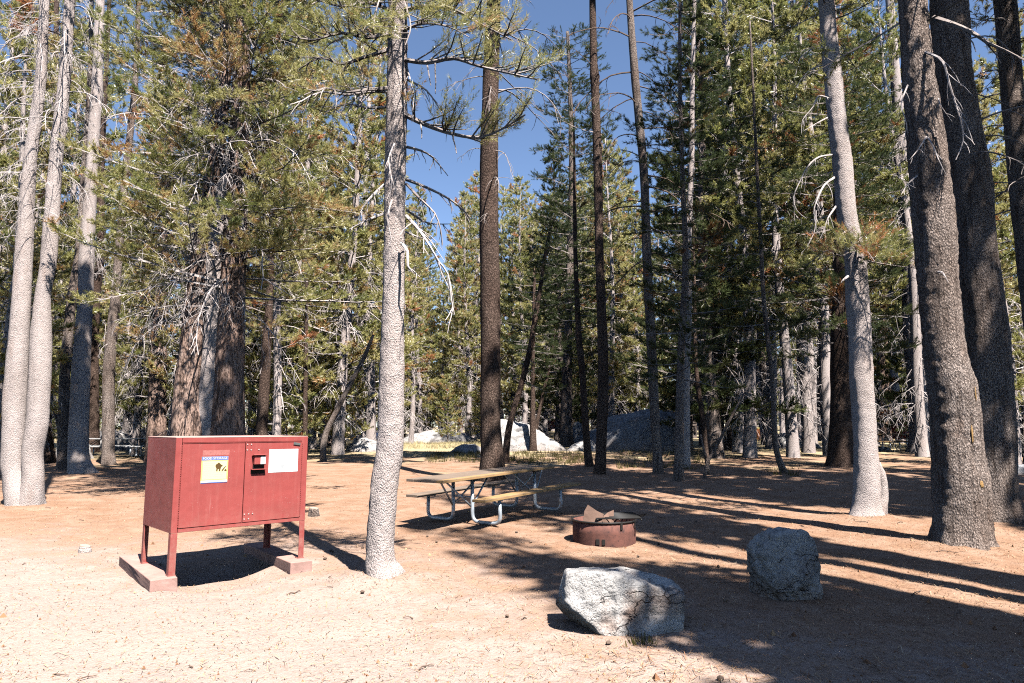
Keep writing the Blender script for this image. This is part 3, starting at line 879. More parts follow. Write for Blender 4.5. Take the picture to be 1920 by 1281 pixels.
for i, (p, r, sb) in enumerate(db):
    bough(CEN, p, r, 0.0, 100 + i, mat="twig_pale" if i not in (4, 5, 6, 3) else "twig", sub=sb)

# --- centre and right
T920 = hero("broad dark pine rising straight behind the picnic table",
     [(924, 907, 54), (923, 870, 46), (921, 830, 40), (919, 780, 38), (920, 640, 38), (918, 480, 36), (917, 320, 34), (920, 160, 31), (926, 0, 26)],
     22, "bark_dark", canopy=(14, 2.4), seed=20, n=24, step=0.1, fine=0.005,  # dark brown bark, also standing in for the shade on this trunk
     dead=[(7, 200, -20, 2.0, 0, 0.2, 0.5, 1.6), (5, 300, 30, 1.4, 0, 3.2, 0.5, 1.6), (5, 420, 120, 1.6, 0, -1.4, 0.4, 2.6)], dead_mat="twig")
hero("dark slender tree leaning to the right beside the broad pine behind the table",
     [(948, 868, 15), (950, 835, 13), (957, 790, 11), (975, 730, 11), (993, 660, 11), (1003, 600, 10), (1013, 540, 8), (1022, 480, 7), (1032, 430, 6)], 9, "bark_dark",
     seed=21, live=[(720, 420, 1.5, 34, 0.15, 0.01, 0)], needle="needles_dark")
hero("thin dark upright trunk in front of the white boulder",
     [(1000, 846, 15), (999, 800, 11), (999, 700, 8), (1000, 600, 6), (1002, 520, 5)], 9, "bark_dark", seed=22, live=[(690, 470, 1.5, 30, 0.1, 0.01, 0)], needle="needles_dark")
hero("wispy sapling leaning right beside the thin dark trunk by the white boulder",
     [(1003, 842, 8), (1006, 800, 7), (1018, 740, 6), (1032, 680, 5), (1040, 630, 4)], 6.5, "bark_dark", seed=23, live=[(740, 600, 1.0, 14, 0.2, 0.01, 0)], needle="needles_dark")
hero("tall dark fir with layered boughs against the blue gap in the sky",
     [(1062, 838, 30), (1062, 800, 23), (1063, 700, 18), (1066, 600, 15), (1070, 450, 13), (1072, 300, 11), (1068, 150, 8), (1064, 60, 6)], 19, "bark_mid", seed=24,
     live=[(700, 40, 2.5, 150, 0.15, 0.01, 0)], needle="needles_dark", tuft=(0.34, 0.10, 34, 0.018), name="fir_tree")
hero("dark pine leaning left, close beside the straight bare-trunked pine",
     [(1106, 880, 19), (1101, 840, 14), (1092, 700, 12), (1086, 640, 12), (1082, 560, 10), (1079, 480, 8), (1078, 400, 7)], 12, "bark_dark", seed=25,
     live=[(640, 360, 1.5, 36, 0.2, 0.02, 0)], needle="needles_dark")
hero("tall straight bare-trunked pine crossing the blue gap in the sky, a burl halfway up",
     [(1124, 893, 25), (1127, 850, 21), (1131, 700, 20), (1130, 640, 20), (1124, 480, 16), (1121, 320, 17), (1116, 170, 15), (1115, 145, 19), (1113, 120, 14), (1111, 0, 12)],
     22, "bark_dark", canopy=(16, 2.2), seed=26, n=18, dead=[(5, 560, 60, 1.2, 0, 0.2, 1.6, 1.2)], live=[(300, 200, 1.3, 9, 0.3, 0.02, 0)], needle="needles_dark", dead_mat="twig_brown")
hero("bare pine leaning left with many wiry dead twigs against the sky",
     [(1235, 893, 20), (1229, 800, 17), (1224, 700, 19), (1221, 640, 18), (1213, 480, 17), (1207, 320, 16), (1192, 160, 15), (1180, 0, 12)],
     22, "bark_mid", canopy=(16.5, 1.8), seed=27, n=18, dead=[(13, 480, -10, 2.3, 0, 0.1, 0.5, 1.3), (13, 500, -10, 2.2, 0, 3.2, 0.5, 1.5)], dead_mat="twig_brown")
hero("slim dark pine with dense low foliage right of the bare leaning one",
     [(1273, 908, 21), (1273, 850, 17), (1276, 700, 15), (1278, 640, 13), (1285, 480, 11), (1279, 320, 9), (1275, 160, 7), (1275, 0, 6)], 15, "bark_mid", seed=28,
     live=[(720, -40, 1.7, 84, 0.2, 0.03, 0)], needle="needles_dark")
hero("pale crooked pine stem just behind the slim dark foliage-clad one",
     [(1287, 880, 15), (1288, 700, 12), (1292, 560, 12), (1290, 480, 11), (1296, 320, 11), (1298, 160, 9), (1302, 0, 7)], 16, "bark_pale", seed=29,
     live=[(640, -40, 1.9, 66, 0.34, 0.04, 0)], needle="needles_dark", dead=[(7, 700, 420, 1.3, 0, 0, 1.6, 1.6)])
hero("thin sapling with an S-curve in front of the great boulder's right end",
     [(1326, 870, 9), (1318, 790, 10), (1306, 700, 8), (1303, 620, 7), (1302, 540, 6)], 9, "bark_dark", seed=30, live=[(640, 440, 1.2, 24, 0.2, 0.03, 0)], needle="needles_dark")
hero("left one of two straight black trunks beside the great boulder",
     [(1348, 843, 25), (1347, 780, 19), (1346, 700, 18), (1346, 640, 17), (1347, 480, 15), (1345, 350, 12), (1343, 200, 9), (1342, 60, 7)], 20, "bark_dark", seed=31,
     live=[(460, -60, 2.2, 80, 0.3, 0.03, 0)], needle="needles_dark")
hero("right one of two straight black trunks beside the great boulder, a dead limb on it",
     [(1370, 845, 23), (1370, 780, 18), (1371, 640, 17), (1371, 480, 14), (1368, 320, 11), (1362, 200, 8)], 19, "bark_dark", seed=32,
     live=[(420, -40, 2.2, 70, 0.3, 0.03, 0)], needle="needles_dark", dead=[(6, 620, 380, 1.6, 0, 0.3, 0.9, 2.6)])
hero("bare forked stick leaning right in the shade, thinner than any tree round it",
     [[(1321, 897, 7), (1327, 866, 6), (1340, 845, 6), (1362, 800, 5), (1395, 738, 4)], [(1327, 866, 5), (1320, 845, 4), (1314, 815, 3)]], [None, None], "bark_mid", seed=33, name="dead_tree", cat="dead tree")
hero("brown pine leaning left behind the curved thin pine, near the streaked boulder",
     [(1438, 834, 20), (1437, 760, 17), (1432, 700, 15), (1426, 640, 12), (1420, 540, 11), (1414, 450, 10), (1408, 350, 8), (1405, 200, 6)], 16, "bark_mid", seed=34,
     live=[(640, 40, 1.8, 56, 0.3, 0.03, 0)], needle="needles_dark")
hero("thin curved pine sweeping left from its foot, in front of the streaked boulder",
     [(1471, 892, 14), (1460, 860, 11), (1453, 830, 10), (1451, 790, 9), (1450, 740, 9), (1446, 690, 9), (1440, 640, 8), (1432, 560, 8), (1426, 450, 7), (1420, 330, 6)], 14, "bark_mid", seed=35,
     live=[(650, 200, 1.4, 48, 0.26, 0.03, 0)], needle="needles_dark")
hero("pale thin trunk behind the streaked boulder",
     [(1468, 813, 12), (1467, 760, 9), (1466, 680, 7)], 13, "bark_pale", seed=36, live=[(740, 420, 2.0, 50, 0.4, 0.03, 0)])
hero("reddish brown trunk beside the far white trailer",
     [(1542, 826, 21), (1541, 760, 17), (1540, 680, 15), (1540, 560, 11)], 17, "bark_red", seed=37, live=[(640, 250, 2.2, 60, 0.35, 0.03, 0)], needle="needles_dark")
hero("black-looking fir with a flared foot behind the curving pale pine at right",
     [(1577, 877, 56), (1577, 840, 46), (1577, 760, 38), (1576, 640, 34), (1576, 480, 26), (1572, 320, 18), (1568, 160, 12)], 18, "bark_dark", seed=38, n=18,
     live=[(670, 60, 2.8, 100, 0.22, 0.03, 0)], needle="needles_dark", tuft=(0.32, 0.09, 34, 0.016), name="fir_tree")
T1600 = hero("curving pale pine at right with white dead limbs and a second stem at its foot",
     [[(1626, 974, 66), (1625, 950, 50), (1625, 900, 45), (1622, 820, 39), (1615, 720, 40), (1613, 640, 39), (1607, 560, 40), (1602, 480, 36), (1587, 400, 34), (1581, 320, 34), (1571, 240, 32), (1563, 160, 32), (1555, 80, 30), (1548, 0, 27)],
      [(1646, 972, 30), (1655, 930, 20), (1653, 895, 16), (1645, 868, 10)]],
     [17, None], "bark_pale", canopy=(10.0, 2.4), seed=39, n=30, step=0.05, fine=0.008, rough=0.09, live=[(50, -160, 1.6, 16, 0.3, 0.08, 0)],
     dead=[(4, 110, 10, 0.9, 0, 0.3, 0.7, 1.2)])
for i, (p, r, sb) in enumerate([
    ([(1545, 90, 0), (1520, 93, .2), (1500, 110, .3), (1492, 140, .3)], .018, 6),
    ([(1546, 122, 0), (1525, 128, .2), (1505, 145, .3), (1492, 165, .3)], .017, 5),
    ([(1556, 185, 0), (1535, 180, .3), (1525, 200, .4), (1505, 225, .4), (1503, 250, .4)], .017, 8),
    ([(1553, 220, 0), (1530, 232, .2), (1508, 245, .3)], .015, 5),
    ([(1562, 290, 0), (1535, 295, .2), (1515, 312, .3), (1500, 340, .3), (1488, 370, .3), (1494, 395, .3), (1512, 410, .3)], .018, 7),
    ([(1566, 332, 0), (1545, 348, .2), (1530, 380, .3), (1526, 400, .3), (1530, 425, .3)], .022, 7),
    ([(1568, 386, 0), (1552, 410, .2), (1545, 432, .2), (1537, 448, .2)], .018, 4),
    ([(1530, 395, .3), (1528, 430, .3), (1515, 460, .3), (1502, 475, .3)], .012, 5),
    ([(1589, 433, .1), (1578, 440, .25), (1574, 450, .3)], .018, 0),
    ([(1590, 518, .1), (1580, 526, .25), (1577, 530, .3)], .022, 0)]):
    bough(T1600, p, r, 0, 200 + i, mat="twig_pale", sub=sb)
for i, p in enumerate([[(1600, 455, .1), (1640, 462, .5), (1680, 470, .7), (1722, 492, .9)], [(1600, 470, .1), (1575, 480, .5), (1550, 470, .7), (1510, 500, .8)],
                       [(1605, 480, .1), (1640, 492, .6), (1690, 500, .8), (1735, 505, .8)], [(1598, 445, .1), (1610, 455, .6), (1625, 470, .9), (1640, 490, 1.1)]]):
    bough(T1600, p, .018, 0.9, 220 + i, sub=22, tint=0.3, orange=0.16, tl=0.24, nl=.07)
hero("shaggy dark trunk left of the sunlit pale trunk and the far picnic table",
     [(1656, 827, 34), (1656, 760, 28), (1657, 700, 25), (1660, 560, 20)], 17, "bark_red", seed=40, live=[(640, 200, 2.2, 56, 0.32, 0.03, 0)], needle="needles_dark", dead=[(10, 780, 560, 1.6, 0, 0, 1.8, 1.8)])
hero("sunlit pale pine with a straight trunk between the two leaning pines at right",
     [(1727, 850, 47), (1724, 800, 37), (1719, 700, 36), (1714, 640, 36), (1709, 560, 31), (1704, 480, 27), (1693, 320, 23), (1680, 160, 18), (1668, 0, 14)],
     23, "bark_pale", seed=41, n=20, live=[(460, -100, 2.2, 60, 0.28, 0.04, 0)], needle="needles_dark",
     dead=[(8, 620, 330, 1.0, 0, 0.1, 0.6, 1.6), (6, 500, 200, 1.5, 0, 3.1, 0.7, 1.6)])
T1800 = hero("thick leaning pine at right with scaly bark and yellow resin scars",
     [(1803, 1027, 106), (1803, 985, 96), (1803, 930, 93), (1802, 900, 90), (1795, 840, 81), (1786, 740, 80), (1769, 640, 69), (1756, 480, 68), (1742, 320, 66), (1724, 160, 56), (1709, 0, 46)],
     19, "bark_mid", canopy=(12.5, 1.9), seed=42, n=44, step=0.04, fine=0.013, rough=0.08, live=[(60, -160, 1.5, 9, 0.25, 0.05, 0)])
for i, (p, r, sb) in enumerate([
    ([(1750, 34, .1), (1785, 45, .3), (1820, 60, .4), (1855, 82, .5), (1885, 95, .5), (1925, 115, .6)], .042, 5),
    ([(1735, 98, .2), (1760, 108, .4), (1772, 125, .5), (1778, 150, .5), (1790, 190, .5), (1802, 230, .5), (1806, 265, .5), (1792, 300, .5)], .020, 9),
    ([(1758, 180, .1), (1765, 200, .3), (1785, 228, .3)], .010, 3),
    ([(1738, 255, .2), (1722, 280, .4), (1705, 300, .5)], .014, 4),
    ([(1738, 255, .2), (1750, 275, .4), (1760, 300, .5), (1775, 330, .5)], .013, 4),
    ([(1760, 510, .3), (1768, 512, .45), (1778, 530, .5)], .018, 0),
    ([(1702, 160, .1), (1690, 195, .2), (1700, 235, .3), (1693, 270, .3)], .012, 6),
    ([(1720, 330, .1), (1702, 345, .2), (1690, 365, .3)], .012, 5)]):
    bough(T1800, p, r, 0, 260 + i, mat="twig_pale" if i != 0 else "twig", sub=sb)
def resin(tree, spots):
    root, base, allrows, yy = tree
    for i, (px, py, w, h) in enumerate(spots):
        P = at_y(px, py, yy) - base; C = along(allrows[0], P[2])
        dirv = unit(np.array([P[0] - C[0], -math.sqrt(max(1e-4, C[3] ** 2 - (P[0] - C[0]) ** 2)), 0]))
        bm = bmesh.new(); bmesh.ops.create_icosphere(bm, subdivisions=3, radius=1.0)
        side = np.array([-dirv[1], dirv[0], 0])
        for v in bm.verts:
            k = 1 + 0.45 * float(vnoise(v.co.x * 2.2 + i * 7, v.co.y * 2.2, v.co.z * 2.2))
            q = C[:3] + dirv * (C[3] * 1.0 + v.co.y * 0.007) + side * v.co.x * w * k + np.array([0, 0, v.co.z * h * k])
            v.co = Vector(q)
        bm_obj("resin_scar", bm, M["resin"], root, True)
M["resin"] = plain("amber_resin", (0.34, 0.20, 0.075), 0.6, 0, 0.5, 40, 0.6, 0.4)
resin(T1800, [(1811, 905, .030, .045), (1796, 815, .014, .10), (1806, 742, .010, .10)])
resin(T1600, [(1612, 800, .025, .05)])
T1870 = hero("thickest dark leaning pine near the right edge, mostly in shade",
     [(1866, 982, 98), (1864, 930, 82), (1862, 900, 78), (1858, 800, 76), (1848, 640, 74), (1832, 480, 68), (1816, 320, 69), (1790, 160, 65), (1778, 0, 62)],
     22, "bark_mid", canopy=(11, 2.8), seed=43, n=36, step=0.06, fine=0.010, rough=0.07,
     dead=[(5, 420, 130, 1.6, 0, 0.1, 0.5, 0.9), (3, 330, 60, 1.2, 0, -1.2, 0.6, 2.4)], dead_mat="twig")
hero("tall dark pine leaning in from the right edge, only its upper trunk in the picture",
     [(1975, 940, 52), (1955, 700, 46), (1930, 480, 42), (1912, 320, 38), (1897, 160, 36), (1885, 0, 36)], 21, "bark_mid", canopy=(11.5, 2.4), seed=44, n=22, fine=0.006,
     dead=[(7, 420, 40, 1.6, 0, 3.2, 0.6, 1.2)], dead_mat="twig", live=[(140, -60, 1.6, 10, 0.3, 0.03, 0)])

# ------------------------------------------------------------------ out-of-frame trees that shade the foreground
def shade_tree(label, x, y, H, z0, R, seed, r=0.24, bark="bark_mid", lean=(0, 0)):
    rng = np.random.default_rng(7000 + seed)
    b = np.array([x, y, gz(x, y)])
    root = thing("pine_tree", label, "tree", b)
    rows = [[0, 0, -0.3, r * 1.35], [0, 0, 0.15, r * 1.1], [lean[0] * .1, lean[1] * .1, H * .3, r * .85], [lean[0] * .5, lean[1] * .5, H * .65, r * .55], [lean[0], lean[1], H, 0.03]]
    link_mesh("trunk", trunk_mesh("trunk", rows, M[bark], 14, 0.4, 0.06, 0, 0, seed), root)
    add_canopy(root, [[q[0], q[1], q[2], q[3]] for q in rows], b, z0, R, seed, rng)
    return root

SH = (math.sin(SUN_AZ) / math.tan(SUN_EL), math.cos(SUN_AZ) / math.tan(SUN_EL))   # ground offset of a shadow per metre of height, towards the sun
def shade_at(label, gx, gy, ztop, z0, R, seed, **k):
    """tree whose crown tip throws its shadow on the ground at (gx, gy)"""
    return shade_tree(label, gx + SH[0] * ztop, gy + SH[1] * ztop, ztop, z0, R, seed, **k)

for i, (lab, gx, gy, zt, z0, R) in enumerate([
    ("tall pine out of the picture behind the viewer, throwing shade left of the fire ring", -0.1, 8.7, 20, 6.0, 1.1),
    ("pine out of the picture behind the viewer, throwing shade in front of the fire ring", 0.9, 8.1, 21, 6.0, 1.35),
    ("pine out of the picture behind the viewer, shading the long pale rock's right half", 1.9, 7.2, 19, 5.5, 1.65),
    ("pine out of the picture at right, shading the upright grey boulder", 2.9, 6.3, 20, 5.5, 1.9),
    ("pine out of the picture at right, shading the ground under the thick leaning pine", 3.7, 5.2, 18, 5.0, 1.9),
    ("pine out of the picture at right, its shade crossing the foot of the curving pine", 7.8, 12.6, 21, 9.0, 1.6),
    ("pine out of the picture at right, its shade falling beyond the curving pine", 7.0, 16.5, 21, 8.0, 2.3),
    ("pine out of the picture at right, its shade falling before the black-looking fir", 5.0, 18.5, 24, 10.0, 2.3),
    ("pine out of the picture at right, its shade reaching the sunlit pale pine", 11.0, 17.0, 20, 7.0, 2.3),
    ("pine out of the picture at right, its shade falling across the ground beyond the table", 0.0, 16.2, 25, 17, 1.05),
    ("pine out of the picture at right, its shade falling right of the picnic table", 4.2, 17.5, 25, 17, 0.9),
    ("pine out of the picture at right, its shade falling left of the black-looking fir", 5.5, 19, 24, 10, 2.2),
    ("pine out of the picture at right, its shade falling on the black-looking fir", 8.5, 20, 24, 9, 2.3),
    ("pine out of the picture at right, its shade falling under the bare leaning pine", 2.0, 22, 26, 12, 2.2),
    ("pine out of the picture at right, its shade falling before the great boulder", 5.0, 24, 26, 10, 2.4),
    ("pine out of the picture at right, its shade falling before the streaked boulder", 9.0, 25, 25, 9, 2.4),
    ("pine out of the picture at right, its shade falling before the far picnic table", 12.0, 22, 24, 8, 2.4),
    ("pine out of the picture at right, its shade falling behind the table's left end", -1.5, 15.5, 25, 17, 0.9),
    ("low-branched pine out of the picture near the viewer, shading the bottom right corner", 3.0, 4.9, 15, 5.0, 1.3)]):
    shade_at(lab, gx, gy, zt, z0, R, i + 1)

for i, (x, y, H, z0, R) in enumerate([(5.8, 1.0, 11.8, 5.5, 1.35), (6.3, -1.3, 22, 5.5, 0.95), (4.8, 0.8, 13.5, 5.0, 1.0), (6.9, 3.2, 21, 14.5, 0.6), (7.6, -1.4, 15, 7.0, 1.5), (8.0, 3.4, 22, 13.0, 1.3), (8.6, 1.4, 21, 14.0, 1.2), (13.6, 6.4, 20, 7, 2.2), (7.4, 3.6, 20, 13, 1.1), (15.5, 9.0, 20, 6, 2.4)]):  # unseen pines added to block sky light and deepen the shade
    shade_tree("dense pine added outside the picture on the right to close the sky over the shade", x, y, H, z0, R, 40 + i)["group"] = "dense pines added outside the picture on the right"

# ------------------------------------------------------------------ background forest
def proto(kind, s):
    rng = np.random.default_rng(3000 + s * 17 + len(kind))
    v, dv = Veg(), Veg()
    if kind == "fir":
        H, r, zc, Lm, nb, tb, nd = 15.0, 0.20, 1.0, 2.1, 110, 0.3, 26
    elif kind == "lodge":
        H, r, zc, Lm, nb, tb, nd = 19.0, 0.20, 4.5, 1.7, 88, 0.5, 70
    elif kind == "low":
        H, r, zc, Lm, nb, tb, nd = 15.0, 0.18, 1.6, 1.9, 96, 0.6, 70
    elif kind == "young":
        H, r, zc, Lm, nb, tb, nd = 5.0, 0.06, 0.35, 1.15, 52, 0.5, 0
    else:
        H, r, zc, Lm, nb, tb, nd = 18.0, 0.22, 9.0, 1.6, 50, 0.45, 110
    lx, ly = rng.normal(0, .3), rng.normal(0, .3)
    ctr = lambda z: np.array([lx * (z / H) ** 2 + 0.10 * math.sin(z * .5 + s), ly * (z / H) ** 2 + 0.10 * math.cos(z * .43 + s), z])
    rows = [[*ctr(z)[:2], z, r * (1.3 if z < 0 else 1.12 if z == 0 else 1) * (1 - z / H * 0.93)] for z in [-0.4, 0.0, 0.6] + list(np.linspace(2, H, 12))]
    tm = trunk_mesh(kind + "_trunk", rows, M[{"fir": "bark_mid", "lodge": "bark_pale", "low": "bark_pale", "young": "bark_mid", "bare": "bark_pale"}[kind]], 10, 0.5, 0.06, 0, 0, s)
    for k in range(nb):
        t = (k + rng.random()) / nb
        z = zc + (H - zc - 0.1) * t
        prof = {"fir": (1 - t) ** 0.8 + 0.05, "lodge": math.sin(math.pi * min(1, 0.22 + 0.78 * t)) ** 0.7 + 0.06, "low": (1 - t) ** 0.6 * (0.6 + 0.4 * min(1, 4 * t)) + 0.07,
                "young": (1 - t) ** 0.75 + 0.08, "bare": math.sin(math.pi * min(1, .2 + .8 * t)) ** .7 + .08}[kind]
        L = Lm * prof * rng.uniform(0.5, 1.15)
        az = k * 2.39996 + rng.normal(0, .5)
        live_branch(v, rng, ctr(z), (math.cos(az), math.sin(az), rng.uniform(-0.35, 0.2) + 0.5 * t), L, 0.012 + 0.008 * L, rng.uniform(0.1, 0.5),
                    0.27, 0.14 if kind != "young" else 0.10, 5.5, tb, 0.02, 0.18, 4.0)
    for k in range(nd):
        z = rng.uniform(0.9, zc + 0.35 * (H - zc))
        az = rng.uniform(0, 6.28)
        dead_twigs(dv, rng, ctr(z), (math.cos(az), math.sin(az), rng.uniform(-.2, .3)), Lm * rng.uniform(0.4, 1.0), 0.013, -rng.uniform(.2, 2.2), 9, 6, 0.5, 1.2)
    v.S += dv.S
    cm = veg_mesh(kind + "_crown", v, rng, 26, 0.030, [M["needles" if kind != "fir" else "needles_dark"], M["twig_pale" if kind != "fir" else "twig"]])
    dm = None
    return tm, cm, dm, H

PROTO = {k: [proto(k, s) for s in range(n)] for k, n in (("fir", 3), ("lodge", 3), ("low", 4), ("young", 2), ("bare", 2))}
KIND_NAME = {"fir": ("fir_tree", "dark fir"), "lodge": ("pine_tree", "tall green pine"), "low": ("pine_tree", "bushy pine"), "young": ("young_pine", "young pine"), "bare": ("pine_tree", "grey-twigged pine")}
FAR = []      # (kind, proto index, x, y, scale, rot)

def sky_limit(px):
    """lowest photo row a far tree top may reach at this column"""
    return float(np.interp(px, [-400, 60, 90, 180, 300, 360, 700, 760, 790, 815, 850, 900, 935, 975, 1010, 1040, 1110, 1130, 1180, 1205, 1240, 1262, 1300, 1420, 2400],
                               [-900, -900, -120, -60, -100, -900, -900, 60, 400, 545, 470, 270, 330, 315, 300, 60, 40, 150, 190, 400, 420, 60, -900, -900, -900]))

rng = np.random.default_rng(42)
taken = [(float(o.location.x), float(o.location.y)) for o in scene.objects if o.parent is None and o.type == "EMPTY"]
def try_far(kind, px, y, scale, mind=1.7):
    x = (px - CX) / F * (y * math.cos(PITCH) - 0.1)
    if any((x - a) ** 2 + (y - b) ** 2 < mind * mind for a, b in taken): return False
    pi = int(rng.integers(len(PROTO[kind])))
    H = PROTO[kind][pi][3]
    zb = gz(x, y)
    lim = sky_limit(px)
    if lim > -500:
        ztop = at_y(px, lim, y)[2] - zb
        if ztop < 2.0: return False
        if kind != "young": scale = min(scale, ztop / H)
        if scale < 0.42 and kind not in ("young",):
            return False
    FAR.append((kind, pi, x, y, scale, rng.uniform(0, 6.28)))
    taken.append((x, y))
    return True

# individually placed trees of the middle distance (column, distance)
for kind, px, y, sc in [("lodge", 40, 30, 1.35), ("bare", 120, 38, 1.4), ("low", -30, 26, 1.4), ("bare", 245, 44, 1.4), ("low", 95, 36, 1.6), ("lodge", 1380, 30, 1.35), ("lodge", 1450, 33, 1.4), ("lodge", 1510, 30, 1.4), ("fir", 1340, 27, 1.5), ("lodge", 1560, 28, 1.3), ("lodge", 1625, 30, 1.35), ("lodge", 1410, 27, 1.3), ("lodge", 330, 30, 1.3), ("low", 640, 30, 1.5), ("low", 560, 34, 1.6), ("low", 690, 36, 1.6), ("low", 500, 30, 1.5), ("low", 876, 48, 1.45), ("low", 862, 53, 1.4), ("low", 893, 56, 1.5), ("lodge", 885, 60, 1.3), ("low", 960, 52, 1.3), ("low", 982, 50, 1.3), ("low", 1008, 58, 1.4), ("low", 1025, 54, 1.3), ("low", 1150, 46, 1.4), ("low", 1165, 52, 1.5), ("low", 1135, 60, 1.6), ("low", 1195, 50, 1.2), ("low", 830, 60, 1.2), ("low", 806, 66, 1.0), ("low", 785, 48, 1.0), ("fir", 1050, 40, 1.2), ("fir", 1085, 36, 1.3), ("low", 775, 56, 1.3), ("low", 990, 56, 1.25), ("low", 1140, 52, 1.5), ("low", 800, 52, 0.62), ("young", 842, 43, 0.85), ("young", 870, 60, 1.0),
                        ("young", 786, 58, 0.9), ("young", 900, 46, 0.8), ("low", 965, 62, 1.1), ("low", 905, 66, 1.2), ("low", 835, 74, .8), ("low", 860, 80, 1.0), ("young", 812, 85, 1.3),
                        ("low", 940, 75, 1.3), ("low", 1010, 68, 1.3), ("low", 1090, 60, 1.5), ("low", 1180, 62, 1.4), ("low", 1215, 70, 1.1), ("lodge", 770, 44, 0.9),
                        ("low", 745, 50, 1.1), ("low", 720, 40, 1.2), ("low", 590, 38, 1.25), ("low", 545, 34, 1.2), ("low", 470, 36, 1.3), ("low", 640, 44, 1.3), ("lodge", 560, 44, 1.1),
                        ("lodge", 1480, 27, 1.2), ("lodge", 1520, 36, 1.3), ("lodge", 1640, 38, 1.4), ("lodge", 1690, 42, 1.4), ("lodge", 1395, 36, 1.3), ("lodge", 1600, 36, 1.3), ("low", 1430, 52, 1.5),
                        ("lodge", 1762, 40, 1.5), ("low", 1905, 22, 0.9), ("low", 1900, 30, 1.1), ("low", 1935, 26, 1.2), ("fir", 1830, 35, 1.2), ("low", 15, 24, 1.0), ("low", -10, 20, 1.0),
                        ("low", 250, 30, 1.0), ("low", 230, 40, 1.1), ("low", 60, 28, 0.9), ("low", 130, 52, 1.2), ("low", 340, 26, 1.2), ("young", 520, 27, 1.3), ("young", 640, 32, 1.2), ("young", 470, 30, 1.2), ("young", 330, 31, 1.1), ("young", 560, 31, 1.5), ("young", 690, 38, 1.5), ("young", 60, 31, 1.2), ("young", 150, 52, 1.4), ("young", 255, 45, 1.5), ("young", 760, 60, 1.4), ("young", 1000, 66, 1.3), ("young", 1100, 55, 1.2), ("young", 1180, 57, 1.4), ("young", 1915, 24, 1.0), ("young", 1690, 45, 1.3), ("young", 1640, 38, 1.0), ("fir", 1320, 36, 1.15), ("fir", 1290, 30, 1.0)]:
    try_far(kind, px, y, sc, 0.8)
n_try = 0
while n_try < 3000 and len(FAR) < 262:
    n_try += 1
    px = rng.uniform(-120, 2040)
    y = 27 + 75 * rng.random() ** 1.25
    if 735 < px < 1010 and y < 62: continue
    if 1010 < px < 1320 and y < 52: continue
    if 1380 < px < 1560 and y < 46: continue
    if 120 < px < 280 and y < 42: continue
    if 575 < px < 605 and y < 60: continue
    kind = 'low' if (px < 720 and y < 55 and rng.random() < .6) else rng.choice(["low", "lodge", "bare", "young", "fir"], p=[.42, .20, .12, .08, .18] if px < 1240 else [.24, .20, .12, .06, .38])
    if kind == 'fir' and px < 720: kind = 'lodge'
    sc = rng.uniform(0.85, 1.25) * (1 + max(0, y - 30) / 70 * 0.55 * (kind != 'young'))
    try_far(str(kind), px, y, sc, 2.0)

ZONES = [(-9999, 140, "behind the twin-trunked pine at the left edge"), (140, 290, "behind the grey bench left of the food locker"), (290, 480, "behind the three-stemmed pine"),
         (480, 600, "behind the right end of the food locker"), (600, 725, "behind the small dead leaning tree"), (725, 800, "just right of the pale foreground pine"),
         (800, 900, "beyond the sunny clearing"), (900, 1000, "around the broad dark trunk behind the table"), (1000, 1120, "behind the layered dark fir"),
         (1120, 1240, "between the two bare sky-crossing trunks"), (1240, 1340, "behind the great boulder"), (1340, 1480, "behind the two straight black trunks"),
         (1480, 1590, "around the far white trailer"), (1590, 1720, "behind the curving pale pine"), (1720, 1850, "behind the thick leaning pine"), (1850, 9999, "at the right edge behind the dark leaning pine")]
ORD = ["first", "second", "third", "fourth", "fifth", "sixth", "seventh", "eighth", "ninth", "tenth", "eleventh", "twelfth", "thirteenth", "fourteenth", "fifteenth", "sixteenth"]
buckets = {}
for rec in FAR:
    px = pixel_of((rec[2], rec[3], 2.0))[0]
    z = next(i for i, q in enumerate(ZONES) if q[0] <= px < q[1])
    buckets.setdefault((rec[0], z), []).append((px, rec))
for (kind, z), items in sorted(buckets.items()):
    items.sort(key=lambda q: q[0])
    nm, adj = KIND_NAME[kind]
    for i, (px, (_, pi, x, y, sc, rot)) in enumerate(items):
        lab = f"{adj} {ZONES[z][2]}" if len(items) == 1 else f"{adj} {ZONES[z][2]}, {ORD[i % 16]} from left"
        root = thing(nm, lab, "tree", (x, y, gz(x, y)), rot, f"{adj}s in the forest background")
        root.scale = (sc, sc, sc)
        tm, cm, dm, H = PROTO[kind][pi]
        for pn, me in (("trunk", tm), ("crown", cm), ("deadwood", dm)):
            if me is None: continue
            o = bpy.data.objects.new(pn, me); COL.objects.link(o); o.parent = root

